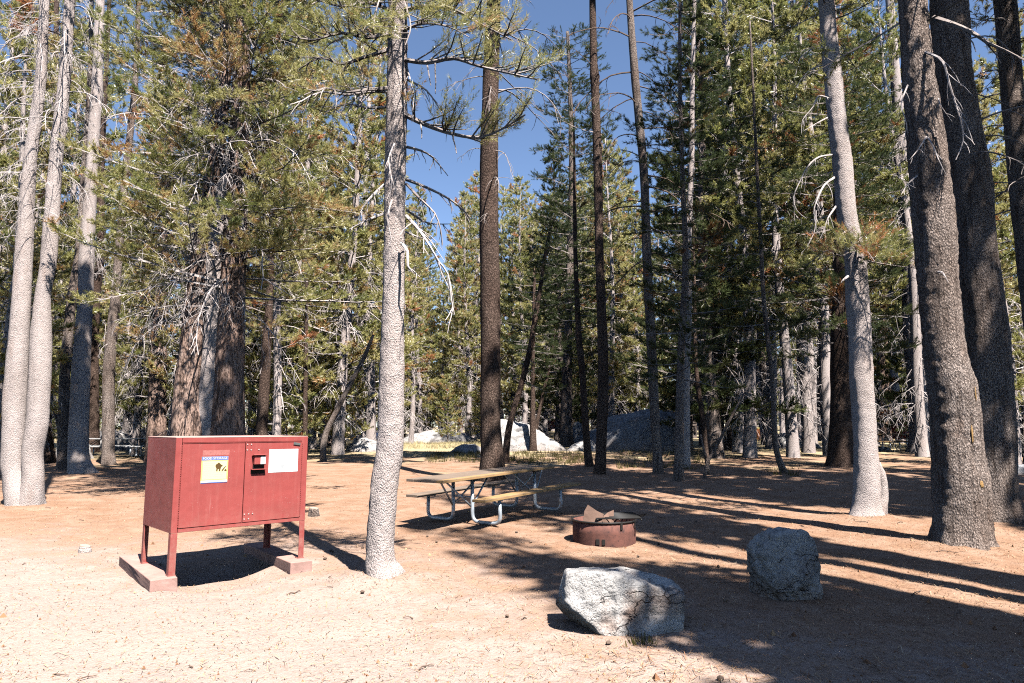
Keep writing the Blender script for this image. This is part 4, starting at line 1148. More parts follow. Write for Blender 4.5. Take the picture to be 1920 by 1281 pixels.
# wood round the viewer, outside the picture, added to close off the sky light
rng = np.random.default_rng(55)
cnt = 0
for _ in range(900):
    if cnt >= 36: break
    x, y = rng.uniform(-26, 26), rng.uniform(-26, 17)
    if y > 0.5 and abs(x) < y * 0.80 + 7.0: continue
    if math.hypot(x, y) < 5.5: continue
    inv = x * -math.cos(SUN_AZ) + y * math.sin(SUN_AZ)
    if -6.0 < inv < 11.5 and x * math.sin(SUN_AZ) + y * math.cos(SUN_AZ) > -6: continue      # keep the sun's path to the open foreground free
    if any((x - a) ** 2 + (y - b) ** 2 < 7 for a, b in taken): continue
    taken.append((x, y)); cnt += 1
    root = thing("pine_tree", "tall green pine outside the picture, added round the viewer to close off the sky", "tree", (x, y, gz(x, y)), rng.uniform(0, 6.28), "pines added outside the picture")
    sc = rng.uniform(0.95, 1.25); root.scale = (sc, sc, sc)
    tm, cm, dm, H = PROTO[["lodge", "low", "fir"][int(rng.integers(3))]][int(rng.integers(3))]
    for pn, me in (("trunk", tm), ("crown", cm)):
        o = bpy.data.objects.new(pn, me); COL.objects.link(o); o.parent = root

# the far-off wood that reads as one mass
def far_wood():
    rng = np.random.default_rng(66); v = Veg()
    for _ in range(560):
        px = rng.uniform(-300, 2220); y = rng.uniform(104, 175)
        x = (px - CX) / F * y; zb = gz(x, y)
        lim = min(820, max(120, sky_limit(px) + 40))
        H = min(rng.uniform(9, 17), at_y(px, lim, y)[2] - zb)
        if H < 3: continue
        v.seg((x, y, zb - .3), (x, y, zb + H * .9), .22, .05)
        for k in range(int(90 * H / 12)):
            t = rng.random() ** 0.8
            L = (1.15 - t) * 2.2 * rng.uniform(.3, 1.1)
            a = rng.uniform(0, 6.28)
            p = (x + L * math.cos(a), y + L * math.sin(a), zb + .2 + t * H)
            v.tuft(p, (math.cos(a) * .5, math.sin(a) * .5, .6), .7, .34, pick_tint(rng, .5, .01))
    me = veg_mesh("far_forest", v, rng, 12, 0.16, [M["needles"], M["twig"]])
    tag(link_mesh("far_forest", me), "far-off pine wood closing the view between the trunks", "forest", kind="stuff")
far_wood()

# ------------------------------------------------------------------ boulders
def rock(label, loc, planes, size, mat, seed, rotz=0.0, soft=9.0, amp=0.05, sub=5, group=None, name="boulder"):
    """rounded intersection of half-spaces (nx, ny, nz, d) in units of size, roughened"""
    bm = bmesh.new()
    bmesh.ops.create_icosphere(bm, subdivisions=sub, radius=1.0)
    me = bpy.data.meshes.new(name); bm.to_mesh(me); bm.free()
    n = len(me.vertices)
    D = np.empty(n * 3, np.float32); me.vertices.foreach_get("co", D); D = D.reshape(-1, 3).astype(float)
    D /= np.linalg.norm(D, axis=1)[:, None]
    acc = np.zeros(n)
    for (a, b, c, d) in planes:
        nn = unit(np.array([a, b, c], float))
        q = np.maximum(D @ nn, 0) / d
        acc += q ** soft
    r = 1.0 / (acc ** (1 / soft) + 1e-6)
    r = np.minimum(r, 2.5)
    V = D * r[:, None] * np.array(size)[None, :]
    k = 1.0 / max(size)
    nz = fbm(V[:, 0] * 2.2 * k + seed, V[:, 1] * 2.2 * k, V[:, 2] * 2.2 * k, 5)
    rid = np.abs(fbm(V[:, 0] * 4.1 * k + seed * 3, V[:, 1] * 4.1 * k, V[:, 2] * 4.1 * k, 3))
    V += D * ((amp * nz - amp * 0.8 * rid) * max(size))[:, None]
    me.vertices.foreach_set("co", V.astype(np.float32).ravel())
    for p in me.polygons: p.use_smooth = True
    o = link_mesh(name, me, None, [M[mat]])
    o.location = [float(v) for v in loc]; o.rotation_euler = (0, 0, rotz)
    return tag(o, label, "boulder", group)

BOX = [(0, 0, 1, .9), (0, 0, -1, 1), (1, 0, .1, 1), (-1, 0, .1, 1), (0, 1, .1, 1), (0, -1, .15, 1)]
def P0(px, py, up=0.0):
    g = on_ground(px, py); return np.array([g[0], g[1], gz(g[0], g[1]) + up])
# long pale rock in front: high undercut left end, flat top falling gently to the right
g = P0(1174, 1196)
rock("long pale granite block with an undercut, sunlit left end, nearest the camera", (g[0], g[1] + 0.26, g[2] + 0.13),
     [(0.02, 0.05, 1, .86), (0.42, -0.1, 1, .80), (0, 0, -1, 1), (1, -.1, .0, 1.0), (1, 0, .7, 1.12), (-1, -0.2, -.75, .66), (-1, 0, .12, .98), (0, -1, .16, .86), (0, 1, .2, .9), (-.5, -1, .25, 1.0), (.6, -1, -.1, 1.1), (-.9, -.1, 1, 1.22)],
     (0.515, 0.27, 0.38), "granite_rust", 3, 0.05, 24, 0.045, 6)
g = P0(1497, 1131)
rock("upright grey boulder standing in shade right of the long pale rock", (g[0], g[1] + 0.26, g[2] + 0.24),
     [(0, .1, 1, .98), (.9, 0, .75, 1.12), (-.9, 0, .6, 1.08), (0, 0, -1, 1), (1, 0, -.12, .98), (-1, 0, -.1, 1.0), (0, -1, .35, .88), (0, -1, -.45, .95), (0, 1, .1, .9), (-.8, -1, 0, 1.08), (.8, -1, 0.1, 1.05), (-.6, -.5, -.6, 1.0)],
     (0.295, 0.27, 0.39), "granite_mid", 11, 0.2, 10, 0.07, 6)
def far_rock(label, px0, px1, py_top, py_base, depth, mat, seed, planes=BOX, soft=6, amp=.06, sink=.25, rotz=0.0, group=None):
    g = P0((px0 + px1) / 2, py_base)
    dep = (g - EYE) @ FWD
    w = (px1 - px0) / F * dep / 2
    h = (py_base - py_top) / F * dep
    zc = g[2] + h * (0.5 - sink / 2)
    return rock(label, (g[0], g[1] + w * depth * 0.8, zc), planes, (w, w * depth, h * (0.5 + sink / 2)), mat, seed, rotz, soft, amp, 5, group)
BLOCKY = [(-.12, -.1, 1, .86), (-.6, -.2, 1, .98), (.7, -.1, 1, 1.08), (0, 0, -1, 1), (1, -.2, .15, .98), (-1, -.3, .35, .95), (0, -1, .3, .9), (0, 1, .2, .9), (-.7, -1, .2, 1.0), (.8, -.8, .2, 1.05)]
DOME = [(0, 0, 1, .95), (0, 0, -1, 1), (1, 0, .55, .9), (-1, 0, .5, .85), (0, -1, .5, .85), (0, 1, .5, .9), (1, -.6, .2, 1), (-1, -.6, .2, 1)]
SLOPER = [(.5, -.5, 1, .98), (-.3, -.6, 1, 1.0), (.22, 0, 1, .86), (-.9, 0, 1, 1.25), (.95, 0, 1, .80), (0, 0, -1, 1), (1, 0, .75, .85), (-1, 0, .2, .95), (0, -1, .35, .85), (0, 1, .3, .9)]
SLOPEL = [(-.45, 0, 1, .8), (.45, 0, 1, .95), (0, 0, -1, 1), (-1, 0, .8, .85), (1, 0, .3, .95), (0, -1, .4, .85), (0, 1, .3, .9)]
far_rock("great dark granite boulder, taller than a person, under the pines at centre right", 1150, 1302, 764, 846, 0.7, "granite_grey", 21, BLOCKY, 10, .05, .12)
far_rock("big white sunlit boulder sloping down to the right behind the thin dark trunks", 905, 1034, 786, 846, 0.6, "granite", 22, SLOPER, 10, .09)
far_rock("flat grey boulder left of the great dark one, half in shade", 1090, 1172, 803, 838, 0.8, "granite_grey", 23, DOME, 6, .05)
far_rock("pale wedge-shaped boulder leaning against the great dark one", 1130, 1182, 783, 812, 0.7, "granite", 24, SLOPEL, 9, .04)
far_rock("small white boulder between two dark trunks left of the great one", 1074, 1120, 824, 846, 0.8, "granite", 25, SLOPEL, 7, .04)
far_rock("dark round boulder touching the brown trunk near the parked cars", 1068, 1100, 790, 834, 0.8, "granite_grey", 26, DOME, 6, .05)
far_rock("broad low outcrop at the far side of the sunny clearing", 770, 880, 804, 830, 0.5, "granite", 27, [(-.35, 0, 1, .75), (.2, 0, 1, .85), (0, 0, -1, 1), (1, 0, .5, .95), (-1, 0, .8, .95), (0, -1, .5, .8), (0, 1, .3, .9)], 8, .10)
far_rock("low rounded grey boulder in shade, left of the broad dark trunk", 848, 905, 833, 848, 0.7, "granite_grey", 28, DOME)
far_rock("rounded grey boulder left of the pale foreground trunk", 646, 712, 822, 846, 0.7, "granite", 29, DOME, 6, .07)
far_rock("streaked grey boulder behind the thin curved pine", 1460, 1528, 811, 840, 0.7, "granite", 30, SLOPER, 7, .05)
far_rock("small white rock at the foot of the sunlit pale pine", 1642, 1676, 838, 847, 0.7, "granite", 31, DOME, 6, .05)
far_rock("grey rock at the right edge, low and flat", 1893, 1960, 872, 890, 0.6, "granite_grey", 32, DOME, 6, .06)
far_rock("low grey rock at the right edge in the sunlit clearing", 1898, 1950, 838, 851, 0.6, "granite", 33, DOME, 6, .06)
far_rock("white boulder behind the grey bench, left part", 98, 150, 795, 862, 0.6, "granite", 34, DOME, 7, .05)
far_rock("white boulder behind the grey bench, right part", 150, 232, 805, 846, 0.6, "granite", 35, DOME, 7, .05)

# ------------------------------------------------------------------ sawn stumps
def stump(label, px, py, r, h, mat="bark_mid"):
    g = P0(px, py)
    root = thing("tree_stump", label, "stump", g)
    rows = [[0, 0, -.1, r * 1.35], [0, 0, .03, r * 1.15], [0, 0, h * .6, r], [0, 0, h, r * .97]]
    link_mesh("bark_side", trunk_mesh("bark_side", rows, M[mat], 18, 0.03, 0.12, 0.004, 0, px * .1), root)
    bm = bmesh.new(); add_cyl(bm, (0, 0, h - .01), (0.004, 0, h + .012), r * .93, r * .9, 18)
    bm_obj("cut_top", bm, M["stump_cut"], root)
stump("grey sawn stump right of the food locker", 588, 968, 0.085, 0.13)
stump("small pale sawn stump left of the food locker", 158, 1036, 0.065, 0.075, "bark_pale")

# ------------------------------------------------------------------ terrain
for o in list(scene.objects):
    if o.parent is None and o.type == "EMPTY" and o.get("category") in ("tree",) and o.location.y < 24 and o.location.y > 3:
        tr = [c for c in o.children if c.name.startswith("trunk")]
        r = max((c.dimensions.x for c in tr), default=0.4) * 0.3
        MOUNDS.append((o.location.x, o.location.y, 0.30 + min(r, 0.6), 0.10))
def axis(lo, hi, dense_lo, dense_hi, step, grow=1.14):
    a = list(np.arange(dense_lo, dense_hi, step))
    s, x = step, a[-1]
    while x < hi: s *= grow; x += s; a.append(x)
    s, x = step, a[0]
    while x > lo: s *= grow; x -= s; a.insert(0, x)
    return np.array(a)
gxs = axis(-420, 420, -7.5, 8.5, 0.07); gys = axis(-60, 800, 3.2, 15.0, 0.07)
XX, YY = np.meshgrid(gxs, gys, indexing="xy")
near = np.exp(-((np.sqrt(XX ** 2 + YY ** 2) - 6) / 9.0) ** 2)
ZZ = ground_z(XX, YY) + near * (0.010 * fbm(XX * 5.5, YY * 5.5, 3.3, 3))
V = np.stack([XX, YY, ZZ], -1).reshape(-1, 3)
nx, ny = len(gxs), len(gys)
ii = (np.arange(ny - 1)[:, None] * nx + np.arange(nx - 1)[None, :]).ravel()
gm = mesh_np("ground", V, [np.stack([ii, ii + 1, ii + nx + 1, ii + nx], -1)], smooth=True)
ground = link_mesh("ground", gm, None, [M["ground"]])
tag(ground, "sandy forest floor covered with brown pine needles", "ground", kind="structure")

# needle litter, twigs and cone scales on the forest floor
rng = np.random.default_rng(77)
n = 70000
ly = 3.2 + 15 * rng.random(n) ** 1.5
lx = (rng.random(n) * 2 - 1) * (0.80 * ly + 0.6)
bases = [(m[0], m[1], m[2]) for m in MOUNDS if m[1] < 16]
for k in range(n // 8):
    b = bases[k % len(bases)]; a_ = rng.random() * 6.28; r_ = b[2] * (0.45 + 0.9 * rng.random() ** 1.5)
    lx[k], ly[k] = b[0] + r_ * math.cos(a_), b[1] + r_ * math.sin(a_)
keep = rng.random(n) < np.where(lx < 0.5, 0.7, 1.0)
lx, ly = lx[keep], ly[keep]; n = len(lx)
lz = ground_z(lx, ly) + 0.010
ang = rng.random(n) * 6.28; sandy = lx * 0.9 + (ly - 5) * 0.45 + rng.normal(0, .7, n) < 0.6
ln = np.where(sandy, rng.uniform(0.012, 0.05, n), rng.uniform(0.03, 0.10, n)) * np.where(rng.random(n) < .02, 2.2, 1.0); wd = rng.uniform(0.002, 0.005, n)
dx, dy = np.cos(ang) * ln / 2, np.sin(ang) * ln / 2
px_, py_ = -np.sin(ang) * wd / 2, np.cos(ang) * wd / 2
dz = rng.normal(0, 0.006, n)
LV = np.stack([np.stack([lx - dx + px_, ly - dy + py_, lz - dz], -1), np.stack([lx - dx - px_, ly - dy - py_, lz - dz], -1),
               np.stack([lx + dx - px_, ly + dy - py_, lz + dz + .004], -1), np.stack([lx + dx + px_, ly + dy + py_, lz + dz + .004], -1)], 1).reshape(-1, 3)
tint = np.repeat(np.where(sandy, 0.30 + 0.70 * rng.random(n) ** 0.8, rng.random(n)), 4)
lm = mesh_np("pine_litter", LV, [np.arange(n * 4).reshape(-1, 4)], tint=tint)
t = NT("needle_litter")
at = t.n("ShaderNodeAttribute"); at.attribute_name = "tint"
lit = t.principled(t.ramp(at.outputs["Fac"], [(0.0, (0.16, 0.08, 0.045)), (0.45, (0.38, 0.20, 0.11)), (0.8, (0.50, 0.33, 0.19)), (1.0, (0.55, 0.43, 0.31))]), 0.9, 0, None, 0.1)
tag(link_mesh("pine_litter", lm, None, [lit]), "fallen needles and twigs scattered over the ground", "litter", kind="stuff")
# chips and cones
n = 2600
cy = 3.4 + 13 * rng.random(n) ** 1.4; cx = (rng.random(n) * 2 - 1) * (0.8 * cy); cz = ground_z(cx, cy)
s = rng.uniform(0.005, 0.014, n) * np.where(rng.random(n) < .07, 2.2, 1)
tet = np.array([[1, 0, -.3], [-.5, .86, -.3], [-.5, -.86, -.3], [0, 0, .9]])
CV = (tet[None] * rng.uniform(.6, 1.3, (n, 4, 3))) * s[:, None, None] + np.stack([cx, cy, cz + s * .25], -1)[:, None]
fi = np.arange(n)[:, None] * 4
CF = np.concatenate([fi + np.array(q)[None] for q in ([0, 1, 3], [1, 2, 3], [2, 0, 3], [0, 2, 1])])
cm_ = mesh_np("bark_chips", CV.reshape(-1, 3), [CF], tint=np.repeat(rng.random(n) ** 1.4 * .85, 4))
tag(link_mesh("bark_chips", cm_, None, [lit]), "bark chips, cone scales and pebbles strewn on the ground", "debris", kind="stuff")

# fallen sticks and cones
rng = np.random.default_rng(78); v = Veg()
for k in range(150):
    y = 3.8 + 14 * rng.random() ** 1.3; x = (rng.random() * 2 - 1) * 0.8 * y
    if k % 3 and k < 90:
        b = bases[k % len(bases)]; a_ = rng.random() * 6.28; x, y = b[0] + b[2] * 1.3 * math.cos(a_), b[1] + b[2] * 1.3 * math.sin(a_)
    a_ = rng.random() * 6.28; L = rng.uniform(.06, .34) * (0.5 if x < 0 else 1.0); r = rng.uniform(.003, .007)
    p = np.array([x, y, gz(x, y) + r * 1.2]); pts = [p]
    for _ in range(4):
        a_ += rng.normal(0, .25); q = pts[-1] + np.array([math.cos(a_), math.sin(a_), 0]) * L / 4; q[2] = gz(q[0], q[1]) + r * 1.5 + rng.uniform(0, .012); pts.append(q)
    v.line(pts, r, r * .5)
    if rng.random() < .5: v.line([pts[2], pts[2] + np.array([math.cos(a_ + .9) * L * .3, math.sin(a_ + .9) * L * .3, .015])], r * .6, r * .3)
for k in range(34):
    y = 4 + 12 * rng.random() ** 1.2; x = (rng.random() * 1.7 - 0.7) * 0.8 * y; a_ = rng.random() * 6.28
    c = np.array([x, y, gz(x, y) + .014]); d = np.array([math.cos(a_), math.sin(a_), 0]) * .022
    v.line([c - d, c - d * .4, c + d * .4, c + d], .006, .006); v.seg(c - d * .9, c + d * .1, .010, .019); v.seg(c + d * .1, c + d, .019, .007)
tag(link_mesh("fallen_sticks", veg_mesh("fallen_sticks", v, rng, 1, .01, [None, M["twig_brown"]], 6)), "small fallen sticks and cones lying about the campsite", "sticks", kind="stuff")

# grass in the shaded hollow and dry grass of the clearing
def grass(label, regions, seed, mat):
    rng = np.random.default_rng(seed); Vs = []
    for (px0, px1, pya, pyb, cnt, h) in regions:
        for _ in range(cnt):
            g = on_ground(rng.uniform(px0, px1), rng.uniform(pya, pyb))
            k = 9
            a = rng.uniform(0, 6.28, k); r = rng.uniform(0, .12, k); l = h * rng.uniform(.5, 1.2, k); le = rng.uniform(.1, .6, k)
            b = np.stack([g[0] + r * np.cos(a), g[1] + r * np.sin(a), np.full(k, g[2] - .01)], -1)
            tip = b + np.stack([np.cos(a) * l * le, np.sin(a) * l * le, l], -1)
            sd = np.stack([-np.sin(a + 1), np.cos(a + 1), 0 * a], -1) * 0.010
            Vs.append(np.stack([b - sd, b + sd, tip], 1).reshape(-1, 3))
    V = np.vstack(Vs)
    me = mesh_np("grass", V, [np.arange(len(V)).reshape(-1, 3)], tint=np.repeat(rng.random(len(V) // 3), 3))
    tag(link_mesh("grass", me, None, [mat]), label, "grass", kind="stuff")
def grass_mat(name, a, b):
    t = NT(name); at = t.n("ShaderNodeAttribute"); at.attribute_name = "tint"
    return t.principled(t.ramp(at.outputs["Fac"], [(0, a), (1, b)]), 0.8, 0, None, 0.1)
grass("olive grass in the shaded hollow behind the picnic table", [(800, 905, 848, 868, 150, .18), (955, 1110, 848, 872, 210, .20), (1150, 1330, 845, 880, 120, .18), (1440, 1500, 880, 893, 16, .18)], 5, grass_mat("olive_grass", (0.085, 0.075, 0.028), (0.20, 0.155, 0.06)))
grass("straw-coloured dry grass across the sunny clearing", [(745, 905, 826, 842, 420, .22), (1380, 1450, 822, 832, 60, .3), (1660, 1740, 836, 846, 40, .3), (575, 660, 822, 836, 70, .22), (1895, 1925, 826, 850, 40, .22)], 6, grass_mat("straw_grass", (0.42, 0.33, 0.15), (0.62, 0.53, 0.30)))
g = P0(1205, 1188)
grass("small tuft of grass under the long pale rock", [(1192, 1215, 1203, 1209, 5, .075)], 7, grass_mat("tuft_grass", (0.10, 0.09, 0.03), (0.24, 0.18, 0.07)))

# ------------------------------------------------------------------ lettering
def text_into(bm, body, size, at, mi, width=None, th=0.001):
    cu = bpy.data.curves.new("lettering", "FONT"); cu.body = body; cu.size = size; cu.align_x = "CENTER"; cu.align_y = "CENTER"; cu.extrude = th
    o = bpy.data.objects.new("lettering", cu); COL.objects.link(o)
    dg = bpy.context.evaluated_depsgraph_get()
    me = bpy.data.meshes.new_from_object(o.evaluated_get(dg))
    if width:
        xs = [v.co.x for v in me.vertices]; k = width / (max(xs) - min(xs))
        for v in me.vertices: v.co.x *= k
    for v in me.vertices:      # lies in the door's plane: x stays, y becomes height, faces -y
        x, y, z = v.co
        v.co = (at[0] + x, at[1] - z, at[2] + y)
    n0 = len(bm.faces)
    bm.from_mesh(me)
    bm.faces.ensure_lookup_table()
    for f in bm.faces[n0:]: f.material_index = mi
    bpy.data.objects.remove(o); bpy.data.meshes.remove(me); bpy.data.curves.remove(cu)

def plate(bm, x0, x1, z0, z1, y, t, mi=0):
    add_box(bm, ((x0 + x1) / 2, y - t / 2, (z0 + z1) / 2), (x1 - x0, t, z1 - z0), mi=mi)

def poly_plate(bm, pts, y, t, mi):
    a = [bm.verts.new((x, y - t, z)) for x, z in pts]; b = [bm.verts.new((x, y, z)) for x, z in pts]
    fs = [bm.faces.new(a), bm.faces.new(b[::-1])]
    n = len(pts)
    for i in range(n): fs.append(bm.faces.new((a[i], b[i], b[(i + 1) % n], a[(i + 1) % n])))
    for f in fs: f.material_index = mi

# ------------------------------------------------------------------ food storage locker
LW, LD, ZB, ZT = 1.46, 0.96, 0.52, 1.49
fl = at_z(319, 1081, 0.10)
lock = thing("food_locker", "brown-red steel food locker on four legs, a yellow and a white notice on its doors", "food locker",
             (fl[0], fl[1], 0.0), math.radians(43.3))
bm = bmesh.new()      # shell: top, back, sides, floor
x0, x1 = -0.02, -0.02 + LW
add_box(bm, (x0 + 0.004, LD / 2, (ZB + ZT) / 2 - .004), (0.006, LD - 0.010, ZT - ZB - 0.010))
add_box(bm, (x1 - 0.004, LD / 2, (ZB + ZT) / 2 - .004), (0.006, LD - 0.010, ZT - ZB - 0.010))
add_box(bm, ((x0 + x1) / 2, LD - 0.004, (ZB + ZT) / 2 - .004), (LW - 0.016, 0.006, ZT - ZB - 0.010))
add_box(bm, ((x0 + x1) / 2, LD / 2, ZB + 0.004), (LW - 0.018, LD - 0.018, 0.006))
bm_obj("cabinet", bm, M["red"], lock)
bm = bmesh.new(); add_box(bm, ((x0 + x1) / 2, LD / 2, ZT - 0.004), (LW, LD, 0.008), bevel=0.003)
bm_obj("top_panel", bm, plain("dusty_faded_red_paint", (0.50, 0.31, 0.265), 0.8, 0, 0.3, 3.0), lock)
bm = bmesh.new()      # front border
fy = 0.0
add_box(bm, (x0 + 0.032, fy + .012, (ZB + ZT) / 2), (0.060, 0.022, ZT - ZB - 0.002), bevel=0.003)
add_box(bm, (x1 - 0.038, fy + .012, (ZB + ZT) / 2), (0.072, 0.022, ZT - ZB - 0.002), bevel=0.003)
add_box(bm, ((x0 + x1) / 2 - .003, fy + .012, ZT - 0.031), (LW - 0.140, 0.020, 0.052), bevel=0.003)
add_box(bm, ((x0 + x1) / 2 - .003, fy + .012, ZB + 0.022), (LW - 0.140, 0.022, 0.040), bevel=0.003)
bm_obj("front_frame", bm, M["red"], lock)
bm = bmesh.new()
add_box(bm, ((x0 + x1) / 2, 0.03, (ZB + ZT) / 2), (LW - 0.10, 0.004, ZT - ZB - 0.06))
bm_obj("door_seam", bm, M["dark_gap"], lock)
for lx_, ly_, sx, sy in ((x0, 0, 1, 1), (x1, 0, -1, 1), (x0, LD, 1, -1), (x1, LD, -1, -1)):
    bm = bmesh.new()      # angle-iron leg
    add_box(bm, (lx_ + sx * 0.035, ly_ + sy * 0.006, (0.10 + ZB) / 2), (0.064, 0.008, ZB - 0.10 - .002), bevel=0.002)
    add_box(bm, (lx_ + sx * 0.006, ly_ + sy * 0.040, (0.10 + ZB) / 2), (0.008, 0.058, ZB - 0.10 - .002), bevel=0.002)
    add_box(bm, (lx_ + sx * 0.035, ly_ + sy * 0.035, 0.103), (0.075, 0.075, 0.008))
    bm_obj("leg", bm, M["red"], lock)
DX = [(0.048, 0.699), (0.707, 1.366)]
DZ0, DZ1 = 0.566, 1.430
doors = []
for i, (a, b) in enumerate(DX):
    bm = bmesh.new()
    add_box(bm, ((a + b) / 2, fy + 0.004, (DZ0 + DZ1) / 2), (b - a, 0.018, DZ1 - DZ0), bevel=0.003)
    d = bm_obj("door", bm, M["red"], lock)
    doors.append(d)
    hx = a - 0.006 if i == 0 else b + 0.004
    bm = bmesh.new()      # piano hinge: a thin rod of knuckles
    for k in range(36):
        z = DZ0 + 0.012 + k * (DZ1 - DZ0 - .024) / 36
        add_cyl(bm, (hx, fy - 0.003, z), (hx, fy - 0.003, z + 0.017), 0.0045, n=6)
    bm_obj("hinge", bm, M["red"], d)
    bm = bmesh.new()      # bright lip along the door's top
    plate(bm, a + .004, b - .004, DZ1 - 0.004, DZ1 + 0.001, fy - 0.006, 0.004)
    bm_obj("door_lip", bm, M["red"], d)
fd = fy - 0.005
bm = bmesh.new()          # yellow notice
plate(bm, 0.242, 0.520, 1.006, 1.284, fd, 0.002, 0)
plate(bm, 0.243, 0.519, 1.244, 1.283, fd - 0.002, 0.001, 1)
plate(bm, 0.243, 0.519, 1.007, 1.015, fd - 0.002, 0.001, 1)
plate(bm, 0.244, 0.518, 1.015, 1.034, fd - 0.002, 0.001, 2)
plate(bm, 0.256, 0.506, 1.044, 1.234, fd - 0.002, 0.001, 3)
text_into(bm, "FOOD STORAGE", 0.034, (0.381, fd - 0.0035, 1.263), 2, 0.255)
for k in range(8):
    plate(bm, 0.268, 0.385 if k < 5 else 0.495, 1.213 - k * 0.020, 1.215 - k * 0.020, fd - 0.003, 0.0006, 5)
bx, bz, s = 0.418, 1.150, 0.060
poly_plate(bm, [(bx + s * u, bz + s * w) for u, w in [(-.55, .55), (-.40, .85), (-.2, .95), (0, 1.15), (.2, 1.05), (.42, .8), (.75, .65), (.70, .45), (.5, .38), (.42, .1), (.35, -.4), (.12, -.42), (.1, 0), (-.08, .02), (-.12, -.4), (-.36, -.4), (-.34, .1)]], fd - 0.003, 0.001, 4)
poly_plate(bm, [(bx + s * u, bz + s * w) for u, w in [(.55, -.42), (.75, -.42), (1.05, 0.0), (1.35, .42), (1.22, .46), (.85, .08), (.62, -.18)]], fd - 0.003, 0.001, 4)
poly_plate(bm, [(bx + s * u, bz + s * w) for u, w in [(1.02, -.42), (1.5, -.42), (1.42, -.1), (1.18, -.05)]], fd - 0.003, 0.001, 4)
bm_obj("sign", bm, [M["yellow"], M["blue"], M["white"], M["cream"], M["brown_print"], M["grey_print"]], doors[0])["label"] = "square yellow food storage notice with a brown bear picture"
bm = bmesh.new()          # faded rectangle where an older notice was stuck
plate(bm, 0.250, 0.530, 1.296, 1.350, fd + 0.0005, 0.0008, 0)
fm = plain("faded_glue_patch", (0.42, 0.15, 0.13), 0.75, 0, 0.25, 60)
bm_obj("glue_patch", bm, fm, doors[0])
bm = bmesh.new()          # white notice
plate(bm, 0.972, 1.320, 1.086, 1.344, fd, 0.002, 0)
for k in range(5): plate(bm, 0.985 + k * .066, 1.035 + k * .066, 1.334, 1.3395, fd - 0.002, 0.0006, 1)
cx_, cz_ = 1.138, 1.150
ring = [(math.cos(a) * .048, math.sin(a) * .040) for a in np.linspace(0, 2 * math.pi, 24, endpoint=False)]
for k in range(24):
    (a0, b0), (a1, b1) = ring[k], ring[(k + 1) % 24]
    if k % 4 != 3: poly_plate(bm, [(cx_ + a0, cz_ + b0), (cx_ + a1, cz_ + b1), (cx_ + a1 * .82, cz_ + b1 * .82), (cx_ + a0 * .82, cz_ + b0 * .82)], fd - 0.002, 0.0006, 1)
poly_plate(bm, [(cx_ + u * .001, cz_ + w * .001) for u, w in [(-30, 2), (-20, 20), (0, 26), (12, 14), (26, 10), (18, -4), (6, -2), (8, -24), (-4, -28), (-8, -8), (-22, -12)]], fd - 0.002, 0.0006, 1)
bm_obj("sign", bm, [M["white"], M["grey_print"]], doors[1])["label"] = "blank-looking white notice with a round grey seal"
bm = bmesh.new()          # hooded latch
add_box(bm, (0.848, fd - 0.026, 1.232), (0.118, 0.050, 0.096), bevel=0.006)
add_box(bm, (0.850, fd - 0.034, 1.284), (0.150, 0.072, 0.012), Matrix.Rotation(math.radians(-14), 4, "X"), bevel=0.003)
bm_obj("latch_hood", bm, M["red"], doors[1])
bm = bmesh.new(); plate(bm, 0.856, 0.912, 1.188, 1.272, fd - 0.0525, 0.0015)
bm_obj("sticker", bm, M["white"], doors[1])
bm = bmesh.new(); add_box(bm, (0.848, fd - 0.012, 1.158), (0.116, 0.022, 0.042))
bm_obj("hand_slot", bm, M["dark_gap"], doors[1])
bm = bmesh.new(); add_box(bm, (0.850, fd - 0.022, 1.130), (0.160, 0.046, 0.008), bevel=0.002)
bm_obj("latch_lip", bm, M["red"], doors[1])
bm = bmesh.new(); plate(bm, 0.770, 0.930, 1.082, 1.125, fd - 0.000, 0.004)
bm_obj("latch_slot", bm, M["dark_gap"], doors[1])
bm = bmesh.new()
for (bx_, bz_) in ((.722, 1.405), (.765, 1.405), (.722, 1.345), (.765, 1.345), (.852, 1.345), (.722, .652), (.770, .652), (.812, .652), (.722, .600), (.770, .600)):
    add_cyl(bm, (bx_, fd + 0.001, bz_), (bx_, fd - 0.005, bz_), 0.0075, n=8)
bm_obj("bolt_heads", bm, plain("worn_bolt_head", (0.62, 0.42, 0.38), 0.5), doors[1])
bm = bmesh.new(); add_box(bm, (1.300, fd - 0.006, 1.400), (0.085, 0.008, 0.028), Matrix.Rotation(math.radians(8), 4, "Y"), bevel=0.003)
bm_obj("badge", bm, plain("dull_metal_badge", (0.16, 0.17, 0.16), 0.5, .4), doors[1])

ang43 = math.radians(43.3); U2 = np.array([math.cos(ang43), math.sin(ang43)]); N2 = np.array([-math.sin(ang43), math.cos(ang43)])
for lab, u_, v_, ln_, top in (("dusty reddish concrete footing under the locker's left legs", -0.010, 0.76, 1.66, 0.10), ("dusty reddish concrete footing under the locker's right legs, mostly hidden in shade", 1.385, 0.62, 1.62, 0.10)):
    bm = bmesh.new()
    add_box(bm, (0, 0, top / 2 - 0.05), (0.25, ln_, top + 0.10), bevel=0.008)
    bmesh.ops.subdivide_edges(bm, edges=bm.edges[:], cuts=3, use_grid_fill=True)
    for v in bm.verts:
        w = 0.006 * float(vnoise(v.co.x * 9 + u_, v.co.y * 5, v.co.z * 9))
        v.co += Vector((w, w, 0 if v.co.z < 0.09 else 0))
    o = bm_obj("concrete_footing", bm, M["concrete"])
    c = fl[:2] + U2 * u_ + N2 * v_
    o.location = (c[0], c[1], 0.0); o.rotation_euler = (0, 0, ang43 - math.radians(4.5))
    tag(o, lab, "footing")

